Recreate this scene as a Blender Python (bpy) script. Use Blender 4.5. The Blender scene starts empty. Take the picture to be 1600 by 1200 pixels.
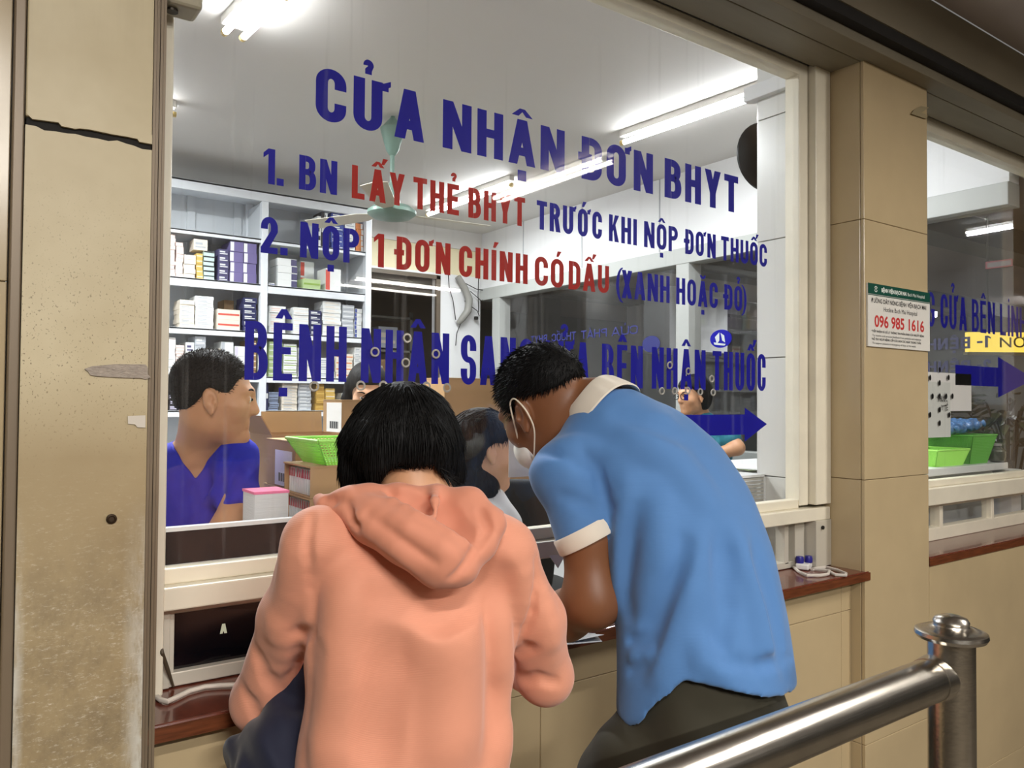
import bpy, bmesh, math, random
import numpy as np
from mathutils import Vector, Matrix
random.seed(7)
C = bpy.context.scene.collection
SC = bpy.context.scene
PI = math.pi

# ------------------------------------------------------------------ camera
cam_d = bpy.data.cameras.new('camera'); cam = bpy.data.objects.new('camera', cam_d); C.objects.link(cam)
cam_d.sensor_fit = 'HORIZONTAL'; cam_d.sensor_width = 36.0; cam_d.lens = 1224.4 / 1600 * 36.0
cam_d.clip_start = 0.05; cam_d.clip_end = 60
yaw, pitch, roll = math.radians(35.42), math.radians(1.27), math.radians(0.417)
fw = Vector((math.sin(yaw)*math.cos(pitch), math.cos(yaw)*math.cos(pitch), math.sin(pitch)))
r0 = Vector((math.cos(yaw), -math.sin(yaw), 0)); u0 = r0.cross(fw)
rt = r0*math.cos(roll) + u0*math.sin(roll); up = -r0*math.sin(roll) + u0*math.cos(roll)
m = Matrix((rt, up, -fw)).transposed().to_4x4(); m.translation = Vector((0, 0, 1.45))
cam.matrix_world = m
SC.camera = cam

def at(px, py, dist):
    """the point in the room that far from the camera (metres along the view) on the sight line through a pixel of the 1600 x 1200 picture"""
    v = Vector((0, 0, 1.45)) + (fw + rt*((px-800)/1224.4) - up*((py-600)/1224.4))*dist
    return np.array(v)
def on(px, py, axis, val):
    """where the sight line through a pixel meets the plane axis = val"""
    d = fw + rt*((px-800)/1224.4) - up*((py-600)/1224.4); c = Vector((0, 0, 1.45))
    return np.array(c + d*((val-c[axis])/d[axis]))

# ------------------------------------------------------------------ world, exposure, room lamps
wd = bpy.data.worlds.new('world'); SC.world = wd; wd.use_nodes = True
bg = wd.node_tree.nodes['Background']; bg.inputs[0].default_value = (1.0, 0.97, 0.93, 1); bg.inputs[1].default_value = 0.06
SC.view_settings.view_transform = 'Standard'; SC.view_settings.look = 'None'
SC.view_settings.gamma = 1.0; SC.view_settings.use_curve_mapping = False
SC.view_settings.exposure = 1.65
SC.cycles.max_bounces = 8; SC.cycles.transparent_max_bounces = 16
TUBE_IN, TUBE_OUT, TUBE_FAR = 12.0, 10.0, 6.0     # lamp strengths

WARM, COOL = (1.0, 0.97, 0.92), (0.93, 0.98, 1.0)
def area(name, loc, size, power, col, rz=0):
    l = bpy.data.lights.new(name, 'AREA'); l.shape = 'RECTANGLE'; l.size, l.size_y = size; l.energy = power; l.color = col
    o = bpy.data.objects.new(name, l); C.objects.link(o); o.location = loc; o.rotation_euler = (0, 0, rz)
    return o
# every fitting that matters gets the downward light of its tubes (length, direction as the fitting)
LAMPS = [('corridor_lamp_and_fill', (2.725, -.485, 2.684), 1.0, 90, 12, WARM), ('corridor_lamp_and_fill', (.15, -2.2, 2.684), 1.2, 0, 43, WARM),  # the one behind the viewer is an added fill for the backs
         ('corridor_lamp_and_fill', (-.2, -.9, 2.684), .6, 0, 14, WARM), ('corridor_lamp_and_fill', (3.97, -4.5, 2.684), 1.3, -4, 14, WARM),  # the short one over the viewer is an added fill for the people
         ('pharmacy_lamp_light', (.885, 2.92, 2.868), .42, 94, 15, COOL), ('pharmacy_lamp_light', (3.017, 2.61, 2.868), 1.1, 93, 9, COOL),
         ('pharmacy_lamp_light', (2.967, 4.756, 2.868), 1.05, 92, 12, COOL), ('pharmacy_lamp_light', (.45, 4.19, 2.868), .8, 0, 19, COOL),
         ('far_lamp_light', (8.6, 5.0, 2.64), 1.2, 0, 22, COOL)]
for nm_, lc_, ln_, rz_, pw_, cl_ in LAMPS: area(nm_, lc_, (ln_, .018), pw_, cl_, math.radians(rz_))

# ------------------------------------------------------------------ materials
def lin(c):
    return tuple((v/255/12.92 if v/255 <= .04045 else ((v/255+.055)/1.055)**2.4) for v in c[:3]) + (1.0,)
MATS = {}
def mat(name, rgb, rough=.5, metal=0.0, spec=.5, var=None, bump=None, coat=0.0, sheen=0.0, wave=None, sss=0.0):
    if name in MATS: return MATS[name]
    mt = bpy.data.materials.new(name); mt.use_nodes = True; nt = mt.node_tree; b = nt.nodes['Principled BSDF']
    b.inputs['Base Color'].default_value = lin(rgb); b.inputs['Roughness'].default_value = rough
    b.inputs['Metallic'].default_value = metal; b.inputs['Specular IOR Level'].default_value = spec
    b.inputs['Coat Weight'].default_value = coat; b.inputs['Sheen Weight'].default_value = sheen
    if sss: b.inputs['Subsurface Weight'].default_value = sss; b.inputs['Subsurface Radius'].default_value = (.012, .005, .003)
    tc = nt.nodes.new('ShaderNodeTexCoord'); mp = nt.nodes.new('ShaderNodeMapping'); nt.links.new(tc.outputs['Object'], mp.inputs['Vector'])
    if var:   # (scale, amount, stretch)
        sc, am, st = var
        mp.inputs['Scale'].default_value = st
        n = nt.nodes.new('ShaderNodeTexNoise'); n.inputs['Scale'].default_value = sc; n.inputs['Detail'].default_value = 5
        nt.links.new(mp.outputs[0], n.inputs['Vector'])
        h = nt.nodes.new('ShaderNodeHueSaturation'); h.inputs['Color'].default_value = lin(rgb)
        mr = nt.nodes.new('ShaderNodeMapRange'); mr.inputs[1].default_value = .3; mr.inputs[2].default_value = .7
        mr.inputs[3].default_value = 1-am; mr.inputs[4].default_value = 1+am
        nt.links.new(n.outputs['Fac'], mr.inputs[0]); nt.links.new(mr.outputs[0], h.inputs['Value']); nt.links.new(h.outputs[0], b.inputs['Base Color'])
    if bump:  # (scale, strength, stretch)
        sc, am, st = bump
        m2 = nt.nodes.new('ShaderNodeMapping'); m2.inputs['Scale'].default_value = st; nt.links.new(tc.outputs['Object'], m2.inputs['Vector'])
        n = nt.nodes.new('ShaderNodeTexNoise'); n.inputs['Scale'].default_value = sc; n.inputs['Detail'].default_value = 3
        nt.links.new(m2.outputs[0], n.inputs['Vector'])
        bp = nt.nodes.new('ShaderNodeBump'); bp.inputs['Strength'].default_value = am; bp.inputs['Distance'].default_value = .004
        nt.links.new(n.outputs['Fac'], bp.inputs['Height']); nt.links.new(bp.outputs[0], b.inputs['Normal'])
    if wave:  # (direction, scale, strength)
        w = nt.nodes.new('ShaderNodeTexWave'); w.bands_direction = wave[0]; w.inputs['Scale'].default_value = wave[1]; w.inputs['Distortion'].default_value = .6
        nt.links.new(tc.outputs['Object'], w.inputs['Vector'])
        bp = nt.nodes.new('ShaderNodeBump'); bp.inputs['Strength'].default_value = wave[2]; bp.inputs['Distance'].default_value = .001
        nt.links.new(w.outputs['Fac'], bp.inputs['Height']); nt.links.new(bp.outputs[0], b.inputs['Normal'])
    MATS[name] = mt
    return mt
def emit(name, rgb, s):
    if name in MATS: return MATS[name]
    mt = bpy.data.materials.new(name); mt.use_nodes = True; nt = mt.node_tree; nt.nodes.clear()
    e = nt.nodes.new('ShaderNodeEmission'); e.inputs[0].default_value = lin(rgb); e.inputs[1].default_value = s
    o = nt.nodes.new('ShaderNodeOutputMaterial'); nt.links.new(e.outputs[0], o.inputs[0]); MATS[name] = mt
    return mt
def glass_mat(name, dust=.016, refl=.8, tint=(1, 1, 1)):
    # thin pane: clear transmission, Fresnel reflection and a film of dust with vertical drip marks
    mt = bpy.data.materials.new(name); mt.use_nodes = True; nt = mt.node_tree; nt.nodes.clear(); N = nt.nodes.new; L = nt.links.new
    tr = N('ShaderNodeBsdfTransparent'); tr.inputs[0].default_value = (*tint, 1)
    gl = N('ShaderNodeBsdfGlossy'); gl.inputs['Roughness'].default_value = .012
    fr = N('ShaderNodeLayerWeight'); fr.inputs[0].default_value = .5
    pw = N('ShaderNodeMath'); pw.operation = 'POWER'; pw.inputs[1].default_value = 5; L(fr.outputs['Facing'], pw.inputs[0])
    ml = N('ShaderNodeMath'); ml.operation = 'MULTIPLY_ADD'; ml.inputs[1].default_value = .9*refl; ml.inputs[2].default_value = .04*refl; L(pw.outputs[0], ml.inputs[0])
    m1 = N('ShaderNodeMixShader'); L(ml.outputs[0], m1.inputs[0]); L(tr.outputs[0], m1.inputs[1]); L(gl.outputs[0], m1.inputs[2])
    df = N('ShaderNodeBsdfDiffuse'); df.inputs[0].default_value = (.8, .79, .76, 1)
    tc = N('ShaderNodeTexCoord'); mp = N('ShaderNodeMapping'); mp.inputs['Scale'].default_value = (60, 1, 1.6); L(tc.outputs['Object'], mp.inputs[0])
    n = N('ShaderNodeTexNoise'); n.inputs['Scale'].default_value = 1.0; n.inputs['Detail'].default_value = 2; L(mp.outputs[0], n.inputs['Vector'])
    mr = N('ShaderNodeMapRange'); mr.inputs[1].default_value = .62; mr.inputs[2].default_value = .85; mr.inputs[3].default_value = dust*.4; mr.inputs[4].default_value = dust*4; L(n.outputs['Fac'], mr.inputs[0])
    m2 = N('ShaderNodeMixShader'); L(mr.outputs[0], m2.inputs[0]); L(m1.outputs[0], m2.inputs[1]); L(df.outputs[0], m2.inputs[2])
    o = N('ShaderNodeOutputMaterial'); L(m2.outputs[0], o.inputs[0]); MATS[name] = mt
    return mt

# ------------------------------------------------------------------ object helpers
def link(name, me, m, parent=None, smooth=False, bevel=0, seg=2):
    o = bpy.data.objects.new(name, me); C.objects.link(o)
    if m: me.materials.append(m)
    if smooth: me.polygons.foreach_set('use_smooth', [True]*len(me.polygons))
    if parent: o.parent = parent
    if bevel:
        md = o.modifiers.new('bevel', 'BEVEL'); md.width = bevel; md.segments = seg; md.limit_method = 'ANGLE'; md.harden_normals = False
    return o
def tag(o, label, cat=None, group=None, kind=None):
    o['label'] = label
    if cat: o['category'] = cat
    if group: o['group'] = group
    if kind: o['kind'] = kind
    return o
def struct(o, label=None, cat=None):
    o['kind'] = 'structure'
    if label: o['label'] = label
    if cat: o['category'] = cat
    return o
def empty(name, loc, label, cat, group=None, rz=0):
    o = bpy.data.objects.new(name, None); C.objects.link(o); o.location = loc; o.rotation_euler = (0, 0, rz); o.empty_display_size = .05
    return tag(o, label, cat, group)
def curve_pts(pts, m=6):
    """smooth curve through a few points"""
    p = [np.array(v, float) for v in pts]; p = [2*p[0]-p[1]]+p+[2*p[-1]-p[-2]]; o = []
    for i in range(1, len(p)-2):
        for k in range(m):
            t = k/m; o.append(.5*((2*p[i])+(p[i+1]-p[i-1])*t+(2*p[i-1]-5*p[i]+4*p[i+1]-p[i+2])*t*t+(3*p[i]-p[i-1]-3*p[i+1]+p[i+2])*t**3))
    return o+[p[-2]]
class G:
    """collects simple shapes into one mesh"""
    def __init__(s): s.v = []; s.f = []
    def add(s, vs, fs):
        n = len(s.v); s.v += [tuple(v) for v in vs]; s.f += [tuple(i+n for i in f) for f in fs]; return s
    def box(s, x0, x1, y0, y1, z0, z1, M=None):
        vs = [(x, y, z) for x in (x0, x1) for y in (y0, y1) for z in (z0, z1)]
        if M: vs = [M @ Vector(v) for v in vs]
        return s.add(vs, [(0,1,3,2),(4,6,7,5),(0,4,5,1),(2,3,7,6),(0,2,6,4),(1,5,7,3)])
    def tube(s, pts, r, n=8, cap=True):
        pts = [Vector(p) for p in pts]; rr = r if isinstance(r, (list, tuple)) else [r]*len(pts)
        vs = []; fs = []; prev = None
        for i, p in enumerate(pts):
            t = (pts[min(i+1, len(pts)-1)] - pts[max(i-1, 0)]).normalized()
            a = prev if prev is not None else (Vector((0,0,1)) if abs(t.z) < .9 else Vector((1,0,0)))
            a = (a - t*a.dot(t)).normalized(); prev = a; b = t.cross(a)
            vs += [p + (a*math.cos(2*PI*k/n) + b*math.sin(2*PI*k/n))*rr[i] for k in range(n)]
        for i in range(len(pts)-1):
            for k in range(n): fs.append((i*n+k, i*n+(k+1)%n, (i+1)*n+(k+1)%n, (i+1)*n+k))
        if cap: fs.append(tuple(range(n-1, -1, -1))); fs.append(tuple((len(pts)-1)*n+k for k in range(n)))
        return s.add(vs, fs)
    def lathe(s, prof, c=(0,0,0), n=24, axis='Z'):
        vs = []; fs = []
        for r, z in prof:
            for k in range(n):
                a = 2*PI*k/n; p = (r*math.cos(a), r*math.sin(a), z)
                if axis == 'Y': p = (p[0], p[2], p[1])
                if axis == 'X': p = (p[2], p[0], p[1])
                vs.append((c[0]+p[0], c[1]+p[1], c[2]+p[2]))
        for i in range(len(prof)-1):
            for k in range(n): fs.append((i*n+k, i*n+(k+1)%n, (i+1)*n+(k+1)%n, (i+1)*n+k))
        fs.append(tuple(range(n))); fs.append(tuple((len(prof)-1)*n+k for k in range(n)))
        return s.add(vs, fs)
    def poly(s, pts, d):   # a prism from a planar outline, pushed along d
        n = len(pts); d = Vector(d); a = [Vector(p) for p in pts]
        return s.add(a+[p+d for p in a], [tuple(range(n-1, -1, -1)), tuple(range(n, 2*n))]+[(k, (k+1)%n, n+(k+1)%n, n+k) for k in range(n)])
    def obj(s, name, m, parent=None, smooth=False, bevel=0, seg=2, fix=True):
        me = bpy.data.meshes.new(name); me.from_pydata(s.v, [], s.f); me.update()
        if fix:
            bm = bmesh.new(); bm.from_mesh(me); bmesh.ops.recalc_face_normals(bm, faces=bm.faces); bm.to_mesh(me); bm.free()
        o = link(name, me, m, None, smooth, bevel, seg)
        if smooth and not bevel:
            me.set_sharp_from_angle(angle=math.radians(40))
        if parent:
            o.parent = parent; o.matrix_parent_inverse = Matrix.Translation(parent.location).inverted() if parent.rotation_euler.z == 0 else (Matrix.Translation(parent.location) @ Matrix.Rotation(parent.rotation_euler.z, 4, 'Z')).inverted()
        return o
def B(*a, **k): return G().box(*a, **k)

# ------------------------------------------------------------------ lettering drawn stroke by stroke
def arcpath(x0, y0, x1, y1, rx, ry, s, b, seq, n=6):
    """ring pieces on a rounded rectangle: returns quads. seq lists corners to sweep with optional straight ends"""
    xi0, xi1, yi0, yi1 = x0+s, x1-s, y0+b, y1-b; irx, iry = max(rx-s, 1e-5), max(ry-b, 1e-5)
    o = []; q = []
    for it in seq:
        if it[0] == 'p':      # plain station: outer point, inner point
            o.append(it[1]); q.append(it[2]); continue
        cx = {'r': x1-rx, 'l': x0+rx}[it[1]]; cy = {'t': y1-ry, 'b': y0+ry}[it[0]]
        ix = {'r': xi1-irx, 'l': xi0+irx}[it[1]]; iy = {'t': yi1-iry, 'b': yi0+iry}[it[0]]
        a0, a1 = {'tr': (0, 90), 'tl': (90, 180), 'bl': (180, 270), 'br': (270, 360)}[it[:2]]
        if it[2] == '-': a0, a1 = a1, a0
        for k in range(n+1):
            a = math.radians(a0+(a1-a0)*k/n)
            o.append((cx+rx*math.cos(a), cy+ry*math.sin(a))); q.append((ix+irx*math.cos(a), iy+iry*math.sin(a)))
    return [[o[i], o[i+1], q[i+1], q[i]] for i in range(len(o)-1)]
def R(x0, y0, x1, y1): return [(x0, y0), (x1, y0), (x1, y1), (x0, y1)]
def glyph(ch, w, h, s, b):
    q = []; rx = w*.5; ry = min(h*.27, rx*1.25)
    P = lambda o, i: ('p', o, i)
    if ch in 'AÂĂ': 
        t = s*1.12; q = [[(0,0),(s,0),(w/2+t/2,h),(w/2-t/2,h)], [(w-s,0),(w,0),(w/2+t/2,h),(w/2-t/2,h)], R(w*.2, h*.2, w*.8, h*.2+b)]
    elif ch in 'EÊ': q = [R(0,0,s,h), R(s,0,w*.94,b), R(s,h-b,w*.94,h), R(s,h*.52-b/2,w*.86,h*.52+b/2)]
    elif ch == 'H': q = [R(0,0,s,h), R(w-s,0,w,h), R(s,h*.52-b/2,w-s,h*.52+b/2)]
    elif ch == 'I': q = [R(0,0,s,h)]
    elif ch == 'L': q = [R(0,0,s,h), R(s,0,w*.92,b)]
    elif ch == 'T': q = [R(w/2-s/2,0,w/2+s/2,h), R(0,h-b,w,h)]
    elif ch == 'N': q = [R(0,0,s,h), R(w-s,0,w,h), [(0,h),(s*1.05,h),(w,0),(w-s*1.05,0)]]
    elif ch == 'M': q = [R(0,0,s,h), R(w-s,0,w,h), [(0,h),(s*1.1,h),(w/2+s*.45,0),(w/2-s*.45,0)], [(w-s*1.1,h),(w,h),(w/2+s*.45,0),(w/2-s*.45,0)]]
    elif ch == 'V': q = [[(0,h),(s,h),(w/2+s/2,0),(w/2-s/2,0)], [(w-s,h),(w,h),(w/2+s/2,0),(w/2-s/2,0)]]
    elif ch == 'Y': q = [R(w/2-s/2,0,w/2+s/2,h*.45), [(0,h),(s*1.05,h),(w/2+s/2,h*.38),(w/2-s/2,h*.38)], [(w-s*1.05,h),(w,h),(w/2+s/2,h*.38),(w/2-s/2,h*.38)]]
    elif ch == 'X': q = [[(0,0),(s*1.1,0),(w,h),(w-s*1.1,h)], [(w-s*1.1,0),(w,0),(s*1.1,h),(0,h)]]
    elif ch == 'K': q = [R(0,0,s,h), [(s*.9,h*.32),(s*.9,h*.55),(w-s*1.1,h),(w,h)], [(w*.4,h*.62),(w*.56,h*.78),(w,0),(w-s*1.15,0)]]
    elif ch in 'OÔƠ0': q = arcpath(0,0,w,h,rx,ry,s,b,['tr+','tl+','bl+','br+',P((w,h-ry),(w-s,h-ry))])
    elif ch in 'CG':
        q = arcpath(0,0,w,h,rx,ry,s,b,[P((w,h*.63),(w-s,h*.63)),'tr+','tl+','bl+','br+',P((w,h*.37),(w-s,h*.37))])
        if ch == 'G': q += [R(w*.52,h*.5-b*.8,w,h*.5+b*.1), R(w-s,h*.3,w,h*.5)]
    elif ch in 'UƯ': q = arcpath(0,0,w,h,rx,ry,s,b,[P((0,h),(s,h)),'bl+','br+',P((w,h),(w-s,h))])
    elif ch in 'DĐ':
        q = [R(0,0,s,h)] + arcpath(0,0,w,h,w*.55,ry*1.05,s,b,[P((s,0),(s,b)),'br+','tr+',P((s,h),(s,h-b))])
        if ch == 'Đ': q += [R(-w*.17,h*.52-b*.5,w*.5,h*.52+b*.5)]
    elif ch in 'PR':
        y = h*.44; q = [R(0,0,s,h)] + arcpath(0,y,w*.97,h,w*.5,(h-y)*.48,s,b,[P((s,y),(s,y+b)),'br+','tr+',P((s,h),(s,h-b))])
        if ch == 'R': q += [[(w*.42,y+b*.3),(w*.42+s,y+b*.3),(w*1.02,0),(w*1.02-s*1.1,0)]]
    elif ch == 'B':
        y = h*.53; q = [R(0,0,s,h)] + arcpath(0,y-b/2,w*.95,h,w*.5,(h-y)*.5,s,b,[P((s,y-b/2),(s,y+b/2)),'br+','tr+',P((s,h),(s,h-b))]) + arcpath(0,0,w,y+b/2,w*.5,y*.5,s,b,[P((s,0),(s,b)),'br+','tr+',P((s,y+b/2),(s,y-b/2))])
    elif ch == 'S':
        m_ = h/2; r1 = min(ry, (m_+b/2)*.5)
        q = arcpath(0,m_-b/2,w,h,rx,r1,s,b,[P((w,h*.68),(w-s,h*.68)),'tr+','tl+','bl+']) + arcpath(0,0,w,m_+b/2,rx,r1,s,b,[P((0,h*.32),(s,h*.32)),'bl+','br+','tr+'])
    elif ch == '1': q = [R(w*.45,0,w*.45+s,h), [(0,h*.72),(0,h*.86),(w*.45,h),(w*.45,h*.84)]]
    elif ch == '2':
        q = arcpath(0,h*.35,w,h,rx,ry,s,b,[P((0,h*.66),(s,h*.66)),'tl-','tr-',P((w,h*.6),(w-s,h*.62))]) + [[(w-s,h*.62),(w,h*.6),(s*1.2,b*.9),(0,b*.9)], R(0,0,w,b)]
    elif ch == '.': q = [R(0,0,s*1.05,s*1.05)]
    elif ch == '-': q = [R(0,h*.4,w,h*.4+b)]
    elif ch == '(': q = arcpath(0,-h*.18,w*2,h*1.08,w*2,h*.63,s*.8,b*.3,['tl+','bl+'])
    elif ch == ')': q = arcpath(-w,-h*.18,w,h*1.08,w*2,h*.63,s*.8,b*.3,['br+','tr+'])
    if ch in 'ƯƠ': q += [R(w*.94,h*.84,w+s*.55,h*.99), [(w+s*.1,h*.99),(w+s*.1,h*.86),(w+s*.75,h*.95),(w+s*.75,h*1.06)]]
    return q
BASE = {}
for base, forms in {'A':'ẢÁẠ','Â':'ẤẬ','Ă':'Ặ','E':'ẺẸ','Ê':'ỆẾ','O':'ÓỎ','Ô':'ỘỐ','Ơ':'ỚỜ','U':'Ú','Ư':'ỬỨ','I':'ÍĨ'}.items():
    for f_ in forms: BASE[f_] = base
HOOK, ACUTE, DOT, TILDE, CIRC, BREVE = 'ẢẺỎỬ', 'ÁẤẾÓỐỚÚỨÍ', 'ẠẬẶẸỆỘ', 'Ĩ', 'ÂẤẬÊỆẾÔỘỐ', 'ĂẶ'
def marks(ch, w, h, s, b):
    q = []; y = h*1.07; c = w/2; e = h*.17; a = min(w*.30, h*.24)
    if ch in CIRC: q += [[(c-a-s*.3,y),(c-a+s*.5,y),(c+s*.3,y+e),(c-s*.3,y+e)], [(c+a-s*.5,y),(c+a+s*.3,y),(c+s*.3,y+e),(c-s*.3,y+e)]]
    if ch in BREVE: q += arcpath(c-a,y,c+a,y+e*1.4,a,e*.9,s*.55,b*.6,['bl+','br+'])
    if ch in ACUTE:
        x = c+a*.95 if ch in CIRC else c; yy = y+e*.55 if ch in CIRC else y
        q += [[(x-s*.25,yy),(x+s*.25,yy),(x+s*.95,yy+e*1.15),(x+s*.05,yy+e*1.15)]]
    if ch in HOOK:
        yy = y+h*.02; k = h*.11
        q += arcpath(c-k,yy+k*.3,c+k,yy+k*2.6,k,k*1.0,s*.55,b*.65,[('p',(c-k,yy+k*1.5),(c-k+s*.5,yy+k*1.5)),'tl-','tr-',('p',(c+k,yy+k*1.5),(c+k-s*.5,yy+k*1.5)),('p',(c+s*.3,yy+k*.6),(c-s*.3,yy+k*.9)),('p',(c+s*.3,yy),(c-s*.3,yy))])
    if ch in TILDE: q += [[(c-a,y),(c-a,y+b*.9),(c-a*.3,y+e),(c-a*.1,y+e*.4)], [(c-a*.3,y+e),(c-a*.1,y+e*.3),(c+a*.3,y),(c+a*.3,y+e*.6)], [(c+a*.3,y),(c+a*.3,y+e*.7),(c+a,y+e),(c+a,y+e*.4)]]
    if ch in DOT: q += [R(c-s*.5,-h*.12-s*1.0,c+s*.5,-h*.12)]
    return q
RELW = {'I':0, '1':.62, '.':.0, 'M':1.25, 'L':.9, 'E':.92, 'T':.95, 'Y':1.05, 'A':1.1, '-':.55, '(':.32, ')':.32, 'N':1.05}
def word(g, txt, x0, x1, z0, h, s, b, y, gap=.62, flip=False, axis='X', d=.0008):
    """one word between x0 and x1 on the plane y (or along Y on the plane x = y when axis is 'Y')"""
    bs = [BASE.get(c, c) for c in txt]; plain = {'Â':'A','Ă':'A','Ê':'E','Ô':'O','Ơ':'O','Ư':'U','Đ':'D'}
    rel = [RELW.get(plain.get(c, c), 1.0) for c in bs]
    gp = gap*s; fixed = sum(s*1.05 for r_ in rel if r_ == 0) + gp*(len(bs)-1) + sum(s*.5 for c in bs if c in 'ƯƠ')
    W = (abs(x1-x0)-fixed)/max(sum(rel), .01); x = 0; sg = 1 if x1 > x0 else -1
    for c0, c, r_ in zip(txt, bs, rel):
        w = r_*W if r_ else s*1.05
        for k_, qd in enumerate(glyph(c, w, h, s, b)+marks(c0, w, h, s, b)):
            y_ = y - 2.5e-5*(k_ % 24)
            pts = [((x0+sg*(x+px_), y_, z0+pz) if axis == 'X' else (y_, x0+sg*(x+px_), z0+pz)) for px_, pz in qd]
            n = len(g.v); g.v += pts; g.f.append(tuple(range(n, n+len(pts))))
        x += w+gp+(s*.5 if c in 'ƯƠ' else 0)
    return g
def font_text(name, txt, m, size, width, M, parent=None, off=0.0, align='LEFT'):
    """small print set in the built-in typeface, squeezed to the given width and turned into a mesh"""
    cu = bpy.data.curves.new(name, 'FONT'); cu.body = txt; cu.size = size; cu.offset = off; cu.extrude = 0; cu.align_x = 'LEFT'; cu.resolution_u = 3
    o = bpy.data.objects.new(name, cu); C.objects.link(o)
    dg = bpy.context.evaluated_depsgraph_get(); me = bpy.data.meshes.new_from_object(o.evaluated_get(dg)); bpy.data.objects.remove(o)
    if len(me.vertices) == 0: return None
    xs = [v.co.x for v in me.vertices]; k = width/(max(xs)-min(xs)); x0 = min(xs)
    for v in me.vertices: v.co = M @ Vector(((v.co.x-x0)*k, v.co.y, 0))
    me.materials.clear()
    return link(name, me, m, None) if not parent else _par(link(name, me, m, None), parent)
def _par(o, parent):
    o.parent = parent; o.matrix_parent_inverse = (Matrix.Translation(parent.location) @ Matrix.Rotation(parent.rotation_euler.z, 4, 'Z')).inverted(); return o
def wallM(x, y, z, ax='X'):   # text plane facing -Y (ax X) at a point
    return Matrix(((1,0,0,x),(0,0,-1,y),(0,1,0,z),(0,0,0,1)))
# ------------------------------------------------------------------ materials used by the setting
TILE = mat('beige_tile', (192,171,134), .22, spec=.5, var=(3, .07, (1,1,1)))
GROUT = mat('tile_grout', (150,118,84), .8)
TILE_SIDE = TILE
WHITE_TILE = mat('white_tile', (214,213,208), .25)
CREAM = mat('cream_aluminium', (230,222,202), .38, var=(9, .05, (1,1,1)))
ALU = mat('silver_aluminium', (188,186,178), .3, metal=.75)
BROWN_ALU = mat('taupe_channel', (128,112,92), .42, metal=.15, var=(40, .1, (1,1,.05)))
SOFFIT = mat('olive_taupe_soffit', (128,119,100), .5, var=(4, .08, (1,6,1)))
DARK = mat('dark_gap', (24,20,17), .8)
OUT_CEIL = mat('corridor_ceiling', (178,167,160), .8)
WHITE_WALL = mat('white_paint', (222,222,222), .55, var=(2, .03, (1,1,1)))
CEIL_IN = mat('pharmacy_ceiling', (214,211,206), .6)
LAMPLIT_CREAM = mat('lamplight_tinted_cream', (226,214,178), .6)  # slight yellow of lamp light put into the wall colour
GREY_WALL = mat('grey_paint', (120,118,110), .7, var=(2, .1, (1,1,3)))
FLOOR_M = mat('corridor_floor_tile', (92,84,72), .25, var=(2, .06, (1,1,1)))
WOOD = mat('reddish_stone_ledge', (104,50,36), .2, spec=.6, var=(60, .25, (1,1,1)), coat=.3)
WOOD_EDGE = mat('reddish_ledge_edge', (104,56,32), .35, var=(60, .35, (.3,1,3)))
NAVY = mat('navy_vinyl', (2,0,150), .5, spec=.2)
RED_V = mat('red_vinyl', (170,30,20), .5, spec=.2)
NAVY_OLD = mat('dark_blue_vinyl', (40,44,112), .5)
GLASS = glass_mat('window_glass')
GLASS2 = glass_mat('inner_window_glass', dust=.02, refl=1.0)
WHITE_PAPER = mat('white_paper', (232,230,226), .7)
BLACK_GLOSS = mat('black_glass', (8,9,14), .08, spec=.6)
BLACK = mat('black_plastic', (16,16,18), .4)
STEEL = mat('polished_steel', (192,186,176), .26, metal=1.0, var=(30, .1, (1,1,1)), bump=(160, .08, (.04,1,1)))

# ------------------------------------------------------------------ the pharmacy room and the corridors
struct(B(-6, 12, -6, 9.5, -.1, 0).obj('floor', FLOOR_M))
struct(B(-6, 12, -6, 1.24, 2.74, 2.84).obj('ceiling_corridor', OUT_CEIL), 'dark taupe corridor ceiling')
struct(B(-1.2, 3.84, 1.56, 6.1, 2.95, 3.05).obj('ceiling', CEIL_IN), 'pale grey ceiling of the pharmacy room')
struct(B(3.96, 12, -6, 9.5, 2.78, 2.88).obj('ceiling_far', OUT_CEIL), 'ceiling of the corridor beyond the inner window')
# corridor walls behind the viewer and at both ends
struct(B(-6, 12, -6.1, -6, 0, 2.8).obj('wall_behind', mat('dim_wall', (96,84,66), .6))); struct(B(-6.1, -6, -6, 1.5, 0, 2.8).obj('wall_far_left', mat('dim_wall', (96,84,66), .6)))
struct(B(12, 12.1, -6, 9.5, 0, 2.9).obj('wall_far_right', GREY_WALL))
struct(B(3.9, 12, 9.5, 9.6, 0, 2.9).obj('wall_far_back', GREY_WALL))
# pharmacy shell
struct(B(-1.3, -1.2, 1.5, 6.1, 0, 2.95).obj('wall_left', WHITE_WALL))
bw = G(); Y0 = 5.9
bw.box(-1.2, 2.72, Y0, 6.0, 0, 2.95); bw.box(2.72, 3.40, Y0, 6.0, 2.53, 2.56); bw.box(3.40, 3.84, Y0, 6.0, 0, 2.56)
struct(bw.obj('wall_back', WHITE_WALL), 'white back wall of the pharmacy with an opening beside the shelves')
struct(B(2.72, 3.84, Y0, 6.0, 2.56, 2.79).obj('wall_back_band', LAMPLIT_CREAM), 'cream band high on the back wall with lamplight yellow painted in')
struct(B(2.72, 3.84, Y0-.02, 6.0, 2.79, 2.95).obj('trim_1', CEIL_IN), 'grey cornice above the lamplight-tinted band')
struct(B(2.715, 2.76, Y0-.03, 5.9, 1.0, 2.53).box(3.37, 3.41, Y0-.03, 5.9, 1.0, 2.53).box(2.715, 3.41, Y0-.03, 5.9, 2.50, 2.535).obj('trim_2', mat('brown_frame', (96,84,70), .5)), 'brown frame of the opening in the back wall')
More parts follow.
